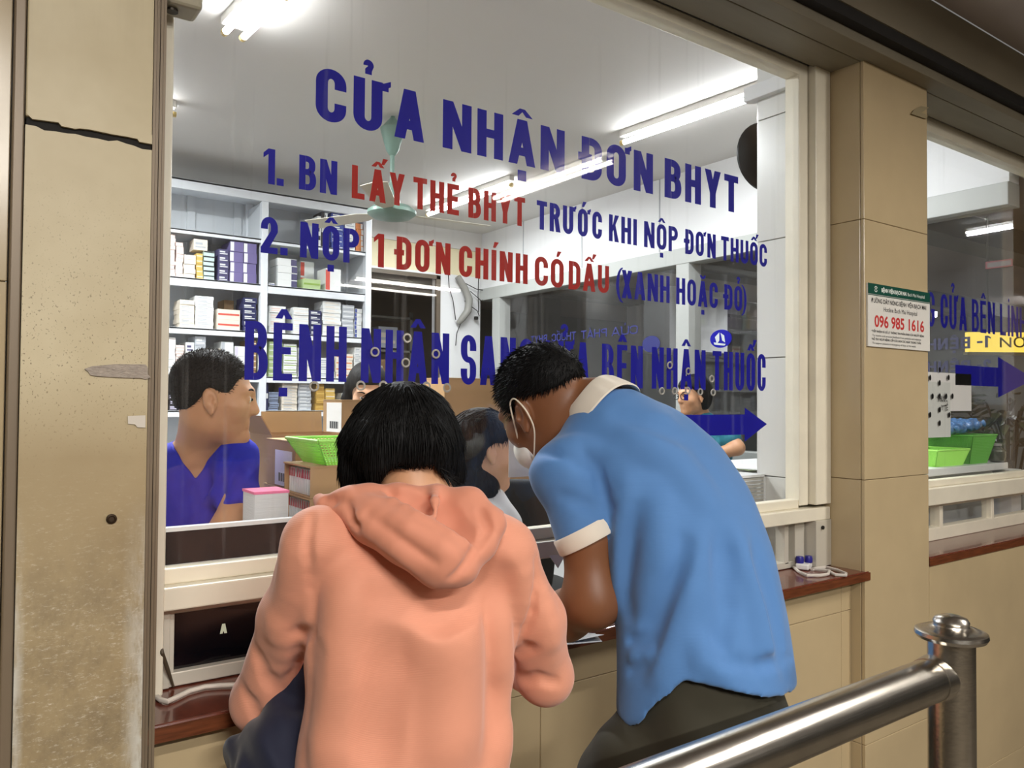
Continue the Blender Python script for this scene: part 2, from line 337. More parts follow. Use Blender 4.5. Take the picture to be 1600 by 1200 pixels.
struct(B(2.2, 4.2, 7.4, 7.5, 0, 2.75).obj('wall_store', mat('store_wall', (118,104,86), .7)), 'dim wall of the back room')
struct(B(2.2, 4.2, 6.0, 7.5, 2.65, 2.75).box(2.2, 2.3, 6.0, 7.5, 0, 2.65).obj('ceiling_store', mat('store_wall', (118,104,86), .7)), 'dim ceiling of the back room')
# right wall: plinth, white band above, inner window between
struct(B(3.84, 3.94, 1.56, 6.0, 2.455, 2.95).obj('wall_right', WHITE_WALL), 'white wall panels above the inner window')
struct(B(3.84, 3.94, 1.56, 6.0, 0, 1.12).obj('wall_right_plinth', WHITE_WALL), 'white wall below the inner window')
for yy in (2.0, 2.85, 3.7, 4.5, 5.25):
    struct(B(3.836, 3.84, yy-.004, yy+.004, 2.46, 2.95).obj('trim_3', mat('panel_joint', (170,172,176), .6)))
w3 = empty('window_3', (3.89, 3.5, 1.12), 'long inner window in the right wall of the pharmacy', None); w3['kind'] = 'structure'
fr = G(); fr.box(3.83, 3.95, 1.56, 5.9, 2.35, 2.455); fr.box(3.83, 3.95, 1.56, 5.9, 1.10, 1.16)
for yy in (5.64, 3.49): fr.box(3.83, 3.95, yy-.055, yy+.055, 1.16, 2.35)
fr.obj('window_frame', mat('white_aluminium', (178,180,176), .4), w3, bevel=.004)
B(3.888, 3.892, 1.565, 3.44, 1.16, 2.35).obj('glass_pane', GLASS2, w3); B(3.888, 3.892, 3.54, 5.59, 1.16, 2.35).obj('glass_pane', GLASS2, w3)
mg = G()   # lettering that faces the other corridor, so it reads mirrored from here
word(mg, 'CỬA', 3.95, 4.22, 1.93, .062, .012, .010, 3.886, axis='Y', flip=True); word(mg, 'PHÁT', 4.27, 4.56, 1.93, .062, .012, .010, 3.886, axis='Y'); word(mg, 'THUỐC', 4.62, 4.92, 1.93, .062, .012, .010, 3.886, axis='Y'); word(mg, 'BHYT', 4.98, 5.2, 1.93, .062, .012, .010, 3.886, axis='Y')
o = mg.obj('lettering', NAVY_OLD, w3, fix=False); o['label'] = 'blue lettering CỬA PHÁT THUỐC BHYT read in mirror image through the inner window'
mg = G()
for z0, n_ in ((1.715, '1-'), (1.605, '2-')):
    word(mg, n_, 1.66, 1.72, z0, .055, .013, .010, 3.886, axis='Y'); word(mg, 'BỆNH', 1.75, 1.95, z0, .055, .013, .010, 3.886, axis='Y'); word(mg, 'NHÂN', 1.98, 2.2, z0, .055, .013, .010, 3.886, axis='Y')
o = mg.obj('lettering', mat('slate_vinyl', (58,58,84), .5), w3, fix=False); o['label'] = 'dark mirrored lettering 1- BỆNH NHÂN and 2- BỆNH NHÂN on the inner window'
for yy, full in ((3.22, 1), (3.82, 0)):  # the plain second oval is a ghost reflection painted on the pane
    pts = [(3.884, yy+.085*math.cos(a), 1.85+.057*math.sin(a)) for a in [2*PI*k/28 for k in range(28)]]
    o = G().add(pts, [tuple(range(28))]).obj('sticker_and_ghost', NAVY if full else NAVY_OLD, w3, fix=False); o['label'] = 'blue oval sticker or painted ghost reflection on the inner window' + (' with a white book mark' if full else '')
    if full:
        e = G()
        for pg in ([(-.01,.04),(-.045,.012),(-.03,-.03),(-.01,-.012)], [(.0,.036),(.012,-.012),(.036,-.026),(.028,.018)], [(-.055,-.02),(.04,-.035),(.03,-.045),(-.05,-.034)]):
            e.add([(3.882, yy-a, 1.85+b_) for a, b_ in pg], [(0,1,2,3)])
        e.obj('white_mark', mat('pale_sticker', (198,204,204), .5), o, fix=False).matrix_parent_inverse = Matrix()
o = B(3.8835, 3.8845, 1.56+.006, 1.68, 2.078, 2.112).obj('small_sticker', mat('dark_red_print', (112,52,50), .5), w3); o['label'] = 'small red-edged sticker high on the inner window'
q_ = B(3.8830, 3.8836, 1.572, 1.672, 2.084, 2.106).obj('sticker_face', mat('grey_sticker', (96,92,88), .5), o); q_.matrix_parent_inverse = Matrix()
# things in the far corridor
struct(B(6.6, 7.6, 6.2, 6.9, 2.05, 2.78).obj('wall_bulkhead', WHITE_WALL), 'white boxed-in bulkhead in the far corridor')
struct(B(6.0, 6.3, 7.8, 8.1, 0, 2.78).obj('pillar_far', mat('grey_paint', (120,118,110), .7)), 'grey pillar in the far corridor')
for yy in (2.6, 4.6, 6.6): struct(B(4.0, 12, yy, yy+.25, 2.6, 2.78).obj('ceiling_beam', GREY_WALL), 'beam under the ceiling of the far corridor')

# ------------------------------------------------------------------ tiled wall and pillars of the counter front
def tile_face(g, x0, x1, y, zs, xs=None, depth=.012):
    xs = xs or [x0, x1]
    for i in range(len(zs)-1):
        for k in range(len(xs)-1): g.box(xs[k]+.0008, xs[k+1]-.0008, y, y+depth, zs[i]+.0008, zs[i+1]-.0008)
ZS = [0, .405, 1.215, 2.025, 2.72]
pl = G(); tile_face(pl, 2.288, 2.677, 1.34, ZS)
for i in range(len(ZS)-1):
    pl.box(2.288, 2.299, 1.3535, 1.56, ZS[i]+.0008, ZS[i+1]-.0008); pl.box(2.667, 2.677, 1.3535, 1.56, ZS[i]+.0008, ZS[i+1]-.0008)
p_ = struct(pl.obj('pillar_right', TILE, bevel=.0015, seg=1), 'beige tiled pillar between the two windows', 'pillar')
B(2.2985, 2.668, 1.351, 1.7, 0, 2.72).obj('grout', GROUT, p_)
wt = G()
for z0, z1 in ((0,.82),(.82,1.21),(1.21,1.6),(1.6,1.99),(1.99,2.4),(2.4,2.95)):
    wt.box(2.19, 2.205, 1.53, 1.66, z0+.0015, z1-.0015); wt.box(2.205, 2.70, 1.66, 1.675, z0+.0015, z1-.0015); wt.box(2.70, 2.715, 1.56, 1.675, z0+.0015, z1-.0015)
o = wt.obj('white_tiles', WHITE_TILE, p_, bevel=.001, seg=1); o['label'] = 'white tiles on the room side of the pillar'
B(2.204, 2.702, 1.56, 1.661, 0, 2.95).obj('grout', mat('pale_grout', (170,166,158), .8), p_)
B(2.165, 2.205, 1.53, 1.70, 2.47, 2.52).obj('ledge', WHITE_WALL, p_, bevel=.003)
lw = G(); tile_face(lw, .25, 2.288, 1.386, [0, .405, .81, .905], [.25, .66, 1.07, 1.48, 1.89, 2.235, 2.288])
o = struct(lw.obj('wall_front', TILE, bevel=.001, seg=1), 'beige tiled wall below the front counter'); B(.25, 2.29, 1.397, 1.52, 0, .905).obj('grout', mat('pale_grout2', (206,186,150), .8), o)
lw = G(); tile_face(lw, 2.68, 4.6, 1.341, [0, .13, .905], [2.68, 4.2, 4.6])
o = struct(lw.obj('wall_front_right', TILE, bevel=.001, seg=1), 'beige tiled wall below the right window'); B(2.68, 4.6, 1.352, 1.52, 0, .905).obj('grout', GROUT, o)
lw = G(); tile_face(lw, 4.0, 6.5, 1.342, [.905, 1.3, 1.7, 2.1, 2.72], [4.0, 4.6, 5.2, 5.8, 6.5])
o = struct(lw.obj('wall_front_end', TILE, bevel=.001, seg=1)); B(4.0, 6.5, 1.353, 1.55, 0, 2.78).obj('grout', GROUT, o)
lw = G(); tile_face(lw, -3, .05, 1.36, [0, .62, 1.03, 1.62, 2.2, 2.6], [-3, -2.4, -1.8, -1.2, -.6, .060])
o = struct(lw.obj('wall_front_left', TILE, bevel=.001, seg=1), 'beige tiled wall at the far left'); B(-3, .058, 1.371, 1.52, 0, 2.95).obj('grout', GROUT, o)
# wall above the windows on the room side
struct(B(-3, 6.5, 1.5, 1.56, 2.53, 2.95).obj('wall_front_head', WHITE_WALL), 'wall above the windows')
# overhead shutter boxing
lt = G(); lt.box(-3, 6.5, 1.352, 1.462, 2.52, 2.74); lt.box(-3, 6.5, 1.282, 1.3495, 2.52, 2.74); 
o = struct(lt.obj('lintel', SOFFIT, bevel=.002), 'olive taupe boxing over the windows'); B(-3, 6.5, 1.25, 1.5, 2.55, 2.74).obj('dark_gap', DARK, o)
struct(B(-3, 6.5, 1.245, 1.262, 2.585, 2.74).obj('trim_4', SOFFIT), 'narrow edge strip between boxing and corridor ceiling')
o = G().poly([tuple(on(x_, y_, 1, 1.334)) for x_, y_ in ((1424,178),(1448,186),(1450,180),(1440,176),(1452,168),(1440,166),(1428,172))], (0, .0015, 0)).obj('torn_tape', mat('tan_tape', (150,136,104), .6)); tag(o, 'torn tan tape hanging from the boxing above the hotline pillar', 'tape')
o = B(2.37, 2.40, 1.43, 1.432, 2.515, 2.5185).obj('paper_scrap', WHITE_PAPER); 
bpy.data.objects.remove(o)

# ------------------------------------------------------------------ windows 1 and 2
w1 = empty('window_1', (1.2, 1.5, .94), 'big front window with blue and red lettering', None); w1['kind'] = 'structure'
fr = G()
fr.box(.268, .301, 1.45, 1.54, .94, 2.53); fr.box(.301, .309, 1.485, 1.515, 1.15, 2.49)
fr.box(2.205, 2.286, 1.452, 1.55, 1.132, 2.53); fr.box(2.156, 2.203, 1.478, 1.53, 1.13, 2.53)
fr.box(.268, 2.286, 1.455, 1.54, 1.082, 1.122); fr.box(.30, 2.16, 1.483, 1.517, 1.122, 1.15)
fr.box(.30, 2.16, 1.478, 1.53, 2.49, 2.53)
fr.obj('window_frame', CREAM, w1, bevel=.003)
B(2.2025, 2.2055, 1.49, 1.53, 1.132, 2.5).obj('rubber_seal', DARK, w1)
B(.303, 2.157, 1.498, 1.502, 1.148, 2.492).obj('glass_pane', GLASS, w1)
yT = 1.5036
def line(words, z0, h, s, b, m, label):
    g = G()
    for t, a, c in words: word(g, t, a, c, z0, h, s, b, yT)
    o = g.obj('lettering', m, w1, fix=False); o['label'] = label
    return o
line([('CỬA',.58,.828),('NHẬN',.875,1.225),('ĐƠN',1.280,1.534),('BHYT',1.579,1.891)], 2.0145, .1085, .0255, .0200, NAVY, 'large blue heading CỬA NHẬN ĐƠN BHYT at the top of the glass')
line([('1',.477,.4985),('.',.5035,.515),('BN',.548,.628)], 1.8675, .069, .0132, .0120, NAVY, 'blue lettering 1. BN')
line([('LẤY',.66,.782),('THẺ',.803,.921),('BHYT',.944,1.104)], 1.8675, .069, .0132, .0120, RED_V, 'red lettering LẤY THẺ BHYT')
line([('TRƯỚC',1.139,1.35),('KHI',1.374,1.475),('NỘP',1.501,1.633),('ĐƠN',1.662,1.791),('THUỐC',1.814,2.028)], 1.8675, .070, .0132, .0120, NAVY, 'blue lettering TRƯỚC KHI NỘP ĐƠN THUỐC')
line([('2',.474,.507),('.',.5125,.525),('NỘP',.552,.679)], 1.7325, .071, .0138, .0120, NAVY, 'blue lettering 2. NỘP')
line([('1',.711,.733),('ĐƠN',.764,.898),('CHÍNH',.92,1.113),('CÓ',1.134,1.224),('DẤU',1.24,1.375)], 1.7305, .071, .0138, .0120, RED_V, 'red lettering 1 ĐƠN CHÍNH CÓ DẤU')
line([('(XANH',1.400,1.6),('HOẶC',1.626,1.8),('ĐỎ)',1.829,1.93)], 1.7235, .074, .0132, .0120, NAVY, 'blue lettering in brackets (XANH HOẶC ĐỎ)')
line([('BỆNH',.447,.653),('NHÂN',.685,.897),('SANG',.927,1.132),('CỬA',1.158,1.309),('BÊN',1.352,1.498),('NHẬN',1.532,1.748),('THUỐC',1.778,2.022)], 1.487, .113, .0172, .0140, NAVY, 'tall blue lettering BỆNH NHÂN SANG CỬA BÊN NHẬN THUỐC along the glass')
def arrow(par, x0, xh, x1, zc, hs, hh, label):
    o = G().add([(x0,yT,zc-hs),(xh,yT,zc-hs),(xh,yT,zc-hh),(x1,yT,zc),(xh,yT,zc+hh),(xh,yT,zc+hs),(x0,yT,zc+hs)], [(0,1,2,3,4,5,6)]).obj('arrow', NAVY, par, fix=False); o['label'] = label
arrow(w1, 1.50, 1.922, 2.028, 1.386, .030, .0505, 'blue arrow pointing right low on the big window')
RINGM = mat('clear_plastic_ring', (205,200,190), .2, metal=.4)
def ring(x, z, r=.0085, t=.0022, par=None, nm='speech_hole', m=RINGM):
    g = G(); prof = [(r+t*math.cos(a), t*math.sin(a)) for a in [2*PI*k/6 for k in range(6)]]; n = 18; vs = []; fs = []
    for k in range(n):
        a = 2*PI*k/n
        vs += [(x+q*math.cos(a), 1.4965+yy, z+q*math.sin(a)) for q, yy in prof]
    for k in range(n):
        for j in range(6): fs.append((k*6+j, k*6+(j+1)%6, ((k+1)%n)*6+(j+1)%6, ((k+1)%n)*6+j))
    return g.add(vs, fs).obj(nm, m, par, smooth=True)
for x, z in [(.713,1.551),(.788,1.584),(.785,1.531),(.859,1.553),(.582,1.477),(.682,1.48),(.733,1.481),(.836,1.481),(.888,1.479),(1.564,1.481),(1.614,1.482),(1.718,1.481),(1.773,1.48),(1.594,1.552),(1.668,1.538),(1.767,1.519),(1.666,1.484)]:
    ring(x, z, par=w1)
# the low sliding sashes between rail and counter
ls = empty('window_4', (1.2, 1.51, .94), 'low sliding windows between the rail and the counter', None); ls['kind'] = 'structure'
g = G(); g.box(.302, .32, 1.49, 1.54, .937, 1.082)
g.box(.318, .92, 1.495, 1.53, .937, .962); g.box(.318, .92, 1.495, 1.53, 1.066, 1.082); g.box(.318, .328, 1.495, 1.53, .96, 1.07); g.box(.905, .92, 1.495, 1.53, .96, 1.07)
g.box(1.88, 2.16, 1.495, 1.53, .937, .957); g.box(1.88, 1.9, 1.495, 1.53, .95, 1.082); g.box(2.105, 2.125, 1.495, 1.53, .95, 1.082); g.box(2.15, 2.20, 1.49, 1.53, .937, 1.082)
g.box(.32, 2.16, 1.53, 1.55, .937, .945); g.box(2.205, 2.287, 1.452, 1.55, .937, 1.082)
g.obj('sash_frame', mat('pale_aluminium', (200,194,180), .35, metal=.15), ls, bevel=.002)
o = B(.328, .905, 1.512, 1.516, .962, 1.066).obj('black_pane', BLACK_GLOSS, ls); o['label'] = 'black low pane left of the opening'
st = G(); word(st, 'A', .411, .424, 1.013, .018, .005, .004, 1.5105); o = st.obj('letter_sticker', mat('pale_green_sticker', (214,222,196), .6), ls, fix=False); o['label'] = 'small pale letter sticker on the black pane'
B(1.9, 2.105, 1.512, 1.515, .957, 1.082).obj('glass_pane', GLASS2, ls)
g = G().lathe([(.006,0),(.006,.004),(.003,.006)], (2.235,1.446,1.06), 12, 'Y'); g.obj('screw', DARK, ls)
o = G().poly([tuple(on(x_, y_, 1, 1.452)) for x_, y_ in ((858,868),(884,866),(872,888))], (0,.001,0)).obj('paper_tag', WHITE_PAPER, ls); o['label'] = 'small white paper corner hanging under the rail'
# window 2
w2 = empty('window_2', (3.3, 1.5, .94), 'right-hand window with blue lettering and an arrow', None); w2['kind'] = 'structure'
g = G(); g.box(2.678, 2.72, 1.46, 1.54, .94, 2.53); g.box(3.945, 4.0, 1.46, 1.54, .94, 2.53); g.box(2.72, 3.945, 1.455, 1.54, 1.078, 1.14); g.box(2.72, 3.945, 1.483, 1.517, 1.14, 1.165); g.box(2.72, 3.945, 1.475, 1.53, 2.475, 2.53)
g.box(2.72, 3.945, 1.49, 1.53, .937, .985); g.box(2.72, 3.945, 1.49, 1.53, 1.062, 1.08); g.box(3.485, 3.51, 1.49, 1.53, .98, 1.07); g.box(3.06, 3.085, 1.49, 1.53, .98, 1.07)
g.obj('window_frame', CREAM, w2, bevel=.003)
B(2.72, 3.945, 1.498, 1.502, 1.163, 2.478).obj('glass_pane', GLASS, w2); B(2.72, 3.945, 1.508, 1.511, .985, 1.063).obj('low_glass_pane', GLASS2, w2)
g = G()
for t, a, c in (('SANG',2.78,3.054),('CỬA',3.099,3.311),('BÊN',3.354,3.559),('LĨNH',3.606,3.862)): word(g, t, a, c, 1.746, .133, .0205, .016, yT)
o = g.obj('lettering', NAVY, w2, fix=False); o['label'] = 'tall blue lettering SANG CỬA BÊN LĨNH on the right window'
arrow(w2, 3.214, 3.584, 3.94, 1.567, .040, .086, 'blue arrow pointing right on the right window')
for x, z in [(3.077,1.583),(3.004,1.551),(3.146,1.555),(3.076,1.533),(3.022,1.481),(3.076,1.482),(3.126,1.482),(3.176,1.483),(3.075,1.43),(3.003,1.411),(3.15,1.41),(3.075,1.379)]:
    pts = [(x+.008*math.cos(a), 1.4965, z+.011*math.sin(a)) for a in [2*PI*k/12 for k in range(12)]]
    G().add(pts, [tuple(range(12))]).obj('speech_hole', BLACK, w2, fix=False)

# ------------------------------------------------------------------ counters
o = empty('counter', (1.27, 1.44, .905), 'reddish brown stone counter under the big front window', 'counter')
B(.25, 2.31, 1.338, 1.53, .905, .935).obj('counter_slab', WOOD, o, bevel=.004); B(.25, 2.312, 1.336, 1.3385, .907, .931).obj('counter_edge', WOOD_EDGE, o)
o = empty('counter', (3.2, 1.44, .905), 'reddish brown stone counter under the right-hand window', 'counter')
B(2.678, 4.0, 1.338, 1.53, .905, .937).obj('counter_slab', WOOD, o, bevel=.004); B(2.676, 4.0, 1.336, 1.3385, .907, .933).obj('counter_edge', WOOD_EDGE, o)

# ------------------------------------------------------------------ left shutter post
PM = mat('beige_panel', (192,176,140), .45, metal=.0)
nt = PM.node_tree; bs_ = nt.nodes['Principled BSDF']; N = nt.nodes.new; L = nt.links.new
tc = N('ShaderNodeTexCoord')
def noise(scale, st, det=4, ro=.6):
    mp = N('ShaderNodeMapping'); mp.inputs['Scale'].default_value = st; L(tc.outputs['Object'], mp.inputs[0])
    n = N('ShaderNodeTexNoise'); n.inputs['Scale'].default_value = scale; n.inputs['Detail'].default_value = det; n.inputs['Roughness'].default_value = ro; L(mp.outputs[0], n.inputs['Vector']); return n.outputs['Fac']
def rng(f, a, b_, c=0, d=1):
    r = N('ShaderNodeMapRange'); r.inputs[1].default_value = a; r.inputs[2].default_value = b_; r.inputs[3].default_value = c; r.inputs[4].default_value = d; L(f, r.inputs[0]); return r.outputs[0]
def mixc(f, a, b_):
    x = N('ShaderNodeMix'); x.data_type = 'RGBA'
    L(f, x.inputs[0])
    for s_, v in ((6, a), (7, b_)):
        if isinstance(v, tuple): x.inputs[s_].default_value = lin(v)
        else: L(v, x.inputs[s_])
    return x.outputs[2]
def mul(a, b_):
    x = N('ShaderNodeMath'); x.operation = 'MULTIPLY'; L(a, x.inputs[0]); L(b_, x.inputs[1]); return x.outputs[0]
sx = N('ShaderNodeSeparateXYZ'); L(tc.outputs['Object'], sx.inputs[0])
Z_ = sx.outputs['Z']; X_ = sx.outputs['X']
base = mixc(rng(noise(5, (1,1,1)), .35, .7), (196,180,144), (212,198,164))
base = mixc(mul(rng(noise(9, (6,1,.5)), .45, .75), rng(Z_, 1.9, 2.3, 0, .5)), base, (176,160,130))                # streaks high up
base = mixc(mul(rng(noise(330, (1,1,.8), 2), .63, .69, 0, .8), rng(Z_, 1.80, 1.55)), base, (112,96,72))            # dark specks
base = mixc(mul(rng(Z_, 1.50, 1.36), rng(noise(3, (1,1,1)), .2, .5, .75, 1)), base, (168,148,112))                 # grubby hand zone
base = mixc(mul(rng(noise(16, (1,1,.7), 6, .75), .42, .68, 0, .85), rng(Z_, 1.28, 1.10)), base, (132,116,90))      # worn brown lower down
scr = mul(rng(noise(95, (1,1,3.2), 6, .8), .55, .70, 0, .9), rng(Z_, 1.36, 1.10))
base = mixc(scr, base, (226,216,196))                                                                            # pale scuffs
ed = N('ShaderNodeMath'); ed.operation = 'MAXIMUM'; L(rng(X_, .215, .243), ed.inputs[0]); L(rng(X_, .090, .078, 0, .9), ed.inputs[1])
base = mixc(mul(mul(ed.outputs[0], rng(noise(22, (2,1,.6), 5, .7), .36, .6)), rng(Z_, 1.30, 1.08)), base, (212,208,196))   # whitish rubbed edges
L(base, bs_.inputs['Base Color'])
sp = empty('shutter_post', (.16, 1.35, 0), 'scuffed beige metal post with taupe side channels left of the big window', 'post')
g = B(.0765, .2465, 1.331, 1.40, 1.86, 2.52); g.obj('upper_panel', PM, sp, bevel=.002)
# ragged top edge of the lower panel
g = G(); xs = [.0765,.09,.1,.115,.13,.14,.155,.17,.185,.197,.21,.22,.232,.2465]; zt = [1.847,1.847,1.843,1.8445,1.8445,1.846,1.8445,1.845,1.844,1.8475,1.845,1.844,1.841,1.842]
n = len(xs); g.poly([(xs[0],1.331,0)]+[(xs[-1],1.331,0)]+[(x,1.331,z) for x, z in list(zip(xs, zt))[::-1]], (0,.069,0))
g.obj('lower_panel', PM, sp)
g = G(); g.poly([(.0765,1.3305,1.864)]+[(x, 1.3305, 1.8575+d) for x, d in ((.085,-.001),(.1,0),(.118,.001),(.122,-.0035),(.14,-.004),(.146,-.002),(.16,-.001),(.19,-.002),(.21,-.0015),(.225,-.002),(.228,-.006),(.2465,-.006))]+[(.2465,1.3305,1.866)], (0,.06,0)); g.obj('upper_panel_edge', PM, sp)
B(.078, .246, 1.336, 1.41, 1.80, 1.90).obj('dark_gap', DARK, sp)
g = B(.0610, .0755, 1.335, 1.42, 0, 2.52); g.obj('side_channel', BROWN_ALU, sp, bevel=.002)
g = G(); 
for k in range(4): g.box(.2475+k*.0048, .2515+k*.0048, 1.333+.002*(k%2), 1.42, 0, 2.52)
g.obj('side_channel', BROWN_ALU, sp)
B(.2668, .2695, 1.36, 1.45, 0.94, 2.52).obj('pale_edge_strip', CREAM, sp); B(.2697, .2715, 1.37, 1.45, .94, 2.52).obj('dark_seam', DARK, sp)
TAPE = mat('dirty_masking_tape', (170,158,146), .75, var=(120, .18, (1,1,2)), bump=(150, .6, (1,1,4)))
g = G().poly([(.158,1.3295,1.494),(.168,1.3295,1.4985),(.20,1.3295,1.5025),(.2425,1.3295,1.5035),(.2455,1.3295,1.499),(.246,1.3295,1.488),(.25,1.3295,1.4835),(.243,1.3295,1.480),(.236,1.3295,1.482),(.21,1.3295,1.482),(.175,1.3295,1.4835),(.166,1.3295,1.485),(.163,1.3295,1.490)], (0,-.0012,0))
o = g.obj('tape_strip', TAPE, sp, fix=True); o['label'] = 'grubby strip of masking tape across the post'
g = G().poly([(.2185,1.3295,1.423),(.2435,1.3295,1.424),(.2435,1.3295,1.405),(.232,1.3295,1.4055),(.229,1.3295,1.410),(.219,1.3295,1.411)], (0,-.0008,0)); o = g.obj('paper_scrap', mat('white_scrap', (214,206,194), .8), sp); o['label'] = 'torn white paper scrap on the post'
g = G().lathe([(.0075,0),(.0075,-.003),(.005,-.0045),(.0035,-.003),(.001,-.003)], (.1985,1.331,1.2665), 16, 'Y'); o = g.obj('screw', mat('rusty_screw', (66,52,38), .5, metal=.6), sp, smooth=False); o['label'] = 'dark round screw head'
# small grey fitting at the top left corner
jb = empty('junction_box', (.305, 1.42, 2.10), 'small cream metal box fixed above the left edge of the big window', 'box')
B(.2735, .334, 1.385, 1.448, 2.113, 2.24).obj('box_body', mat('box_cream', (176,168,146), .45), jb, bevel=.009, seg=3)
G().lathe([(.010,0),(.010,.004),(.006,.006),(.003,.002)], (.289,1.412,2.1075), 16).obj('dark_socket', mat('dark_metal', (60,54,46), .4, metal=.7), jb)
G().tube([(.280,1.43,2.112),(.277,1.445,2.09),(.276,1.447,2.05)], .002).obj('short_wire', mat('grey_wire', (170,164,150), .5), jb)

# ------------------------------------------------------------------ hotline sign on the pillar
sg = empty('hotline_sign', (2.4875, 1.339, 1.63), 'white hotline sign with a green header and red phone number on the tiled pillar', 'sign')
B(2.2985, 2.6765, 1.334, 1.3398, 1.629, 1.826).obj('sign_board', mat('sign_white', (226,222,214), .4), sg)
B(2.2985, 2.6765, 1.3332, 1.334, 1.793, 1.826).obj('green_header', mat('sign_green', (20,76,62), .4), sg)
B(2.2985, 2.6765, 1.3334, 1.334, 1.789, 1.7915).obj('header_rule', mat('sign_green', (20,76,62), .4), sg)
WV = mat('sign_lettering_white', (236,240,232), .5); KV = mat('sign_lettering_black', (40,38,38), .5); RV = mat('sign_lettering_red', (200,52,48), .5)
yS = 1.3326
def st(txt, m, x, z, size, width, off=0.0, label=None, y=yS):
    o = font_text('sign_text', txt, m, size, width, wallM(x, y, z), sg, off)
    if o and label: o['label'] = label
st('BỆNH VIỆN BẠCH MAI', WV, 2.375, 1.8035, .0165, .149, .0006, 'white sign heading', 1.3328)
st('Bach Mai Hospital', WV, 2.532, 1.8035, .0155, .108, 0, None, 1.3328)
st('ĐƯỜNG DÂY NÓNG BỆNH VIỆN BẠCH MAI', KV, 2.317, 1.7665, .0195, .335, .0003, None, 1.3335)
st('Hotline Bach Mai Hospital', KV, 2.388, 1.7425, .0205, .205, 0, None, 1.3335)
st('096 985 1616', RV, 2.335, 1.692, .051, .303, .0012, 'red phone number', 1.3335)
st('*TIẾP NHẬN VÀ XỬ LÝ THÔNG TIN PHẢN ÁNH CỦA NGƯỜI BỆNH', KV, 2.318, 1.674, .0095, .318, .0002, None, 1.3335)
st('To receive and process feedback from patients and relatives', KV, 2.322, 1.6615, .009, .295, 0, None, 1.3335)
st('*HỖ TRỢ NGƯỜI BỆNH, CẤP CỨU 24/24 CÁC NGÀY TRONG TUẦN', KV, 2.318, 1.6495, .0095, .298, .0002, None, 1.3335)
st('To support patients in emergency all days of the week', KV, 2.322, 1.6375, .009, .262, 0, None, 1.3335)
pts = []; g = G()
for a0, a1, r1, r2 in ((20, 160, .0095, .0075), (200, 340, .0095, .0075), (-60, 240, .0045, .003)):
    n = 10
    for k in range(n):
        a, b_ = math.radians(a0+(a1-a0)*k/n), math.radians(a0+(a1-a0)*(k+1)/n)
        g.add([(2.342+r_*math.cos(t), 1.3328, 1.8095+r_*math.sin(t)) for r_, t in ((r1,a),(r1,b_),(r2,b_),(r2,a))], [(0,1,2,3)])
o = g.obj('round_emblem', WV, sg, fix=False); o['label'] = 'small round white emblem in the header'

# ------------------------------------------------------------------ handrail
hr = empty('handrail', (1.152, .566, 0), 'polished stainless steel queue rail with a capped post in front of the blue-shirted man', 'railing')
G().tube([(1.150,.566,1.06),(.5,.566,1.06),(-1.0,.566,1.06)], .0295, 28).obj('rail', STEEL, hr, smooth=True)
G().lathe([(.031,0.0),(.031,1.112)], (1.172,.556,0), 32).obj('post', STEEL, hr, smooth=True)
G().lathe([(.026,0),(.045,.003),(.048,.008),(.047,.013),(.038,.0165),(.036,.016),(.024,.021),(.023,.023),(.024,.027),(.021,.032),(.012,.0355),(.002,.0365)], (1.172,.556,1.112), 36).obj('cap', STEEL, hr, smooth=True)
g = G().tube([(1.155,.566,1.06),(1.128,.566,1.06)], [.033,.0305], 28); g.obj('weld_ring', STEEL, hr, smooth=True)
G().lathe([(.06,0),(.06,.006),(.034,.012)], (1.172,.556,0), 32).obj('foot_plate', STEEL, hr, smooth=True)
G().lathe([(.031,0.0),(.031,1.05)], (-1.0,.566,0), 24).obj('post', STEEL, hr, smooth=True)

# ------------------------------------------------------------------ ceiling lamps
T_IN = emit('tube_light_cool', (250,253,255), TUBE_IN); T_OUT = emit('tube_light_warm', (255,248,236), TUBE_OUT); T_FAR = emit('tube_light_far', (245,250,255), TUBE_FAR)
HOUS = mat('lamp_housing', (214,212,206), .4)
def lamp(p0, p1, z, m, label, group=None, twin=True, drop=.05, cat='ceiling lamp'):
    a, b_ = Vector((*p0, z)), Vector((*p1, z)); d = (b_-a).normalized(); s_ = Vector((-d.y, d.x, 0))
    c = (a+b_)/2
    e = empty('tube_lamp', (c.x, c.y, z+drop), label, cat, group)
    g = G(); w_ = .05 if twin else .02
    q = [a-s_*w_, a+s_*w_, b_+s_*w_, b_-s_*w_]; g.poly([p+Vector((0,0,.03)) for p in q], (0,0,drop-.03+.02)); g.obj('lamp_housing', HOUS, e, bevel=.004)
    for off in ((-.036, .036) if twin else (0,)):
        G().tube([a+s_*off+d*.02, b_+s_*off-d*.02], .013, 10).obj('tube', m, e, smooth=True)
        G().tube([a+s_*off, a+s_*off+d*.022], .0145, 10).obj('end_cap', mat('lamp_end_cap', (216,190,120), .4), e)
        G().tube([b_+s_*off-d*.022, b_+s_*off], .0145, 10).obj('end_cap', mat('lamp_end_cap', (216,190,120), .4), e)
    return e
lamp((.90,2.70), (.87,3.14), 2.885, T_IN, 'twin tube lamp on the pharmacy ceiling at the upper left of the window')
lamp((3.05,2.05), (2.985,3.17), 2.885, T_IN, 'bright tube lamp on the pharmacy ceiling at the upper right beside the tiled pillar', twin=False)
lamp((2.985,4.214), (2.949,5.298), 2.885, T_IN, 'tube lamp on the pharmacy ceiling in front of the lamplight-tinted back wall', twin=False)
lamp((.05,4.19), (.885,4.19), 2.885, T_IN, 'tube lamp at the far left of the pharmacy ceiling, mostly behind the post', twin=False)
lamp((2.73,.03), (2.72,-1.0), 2.70, T_OUT, 'twin tube lamp on the corridor ceiling mirrored in the big window')
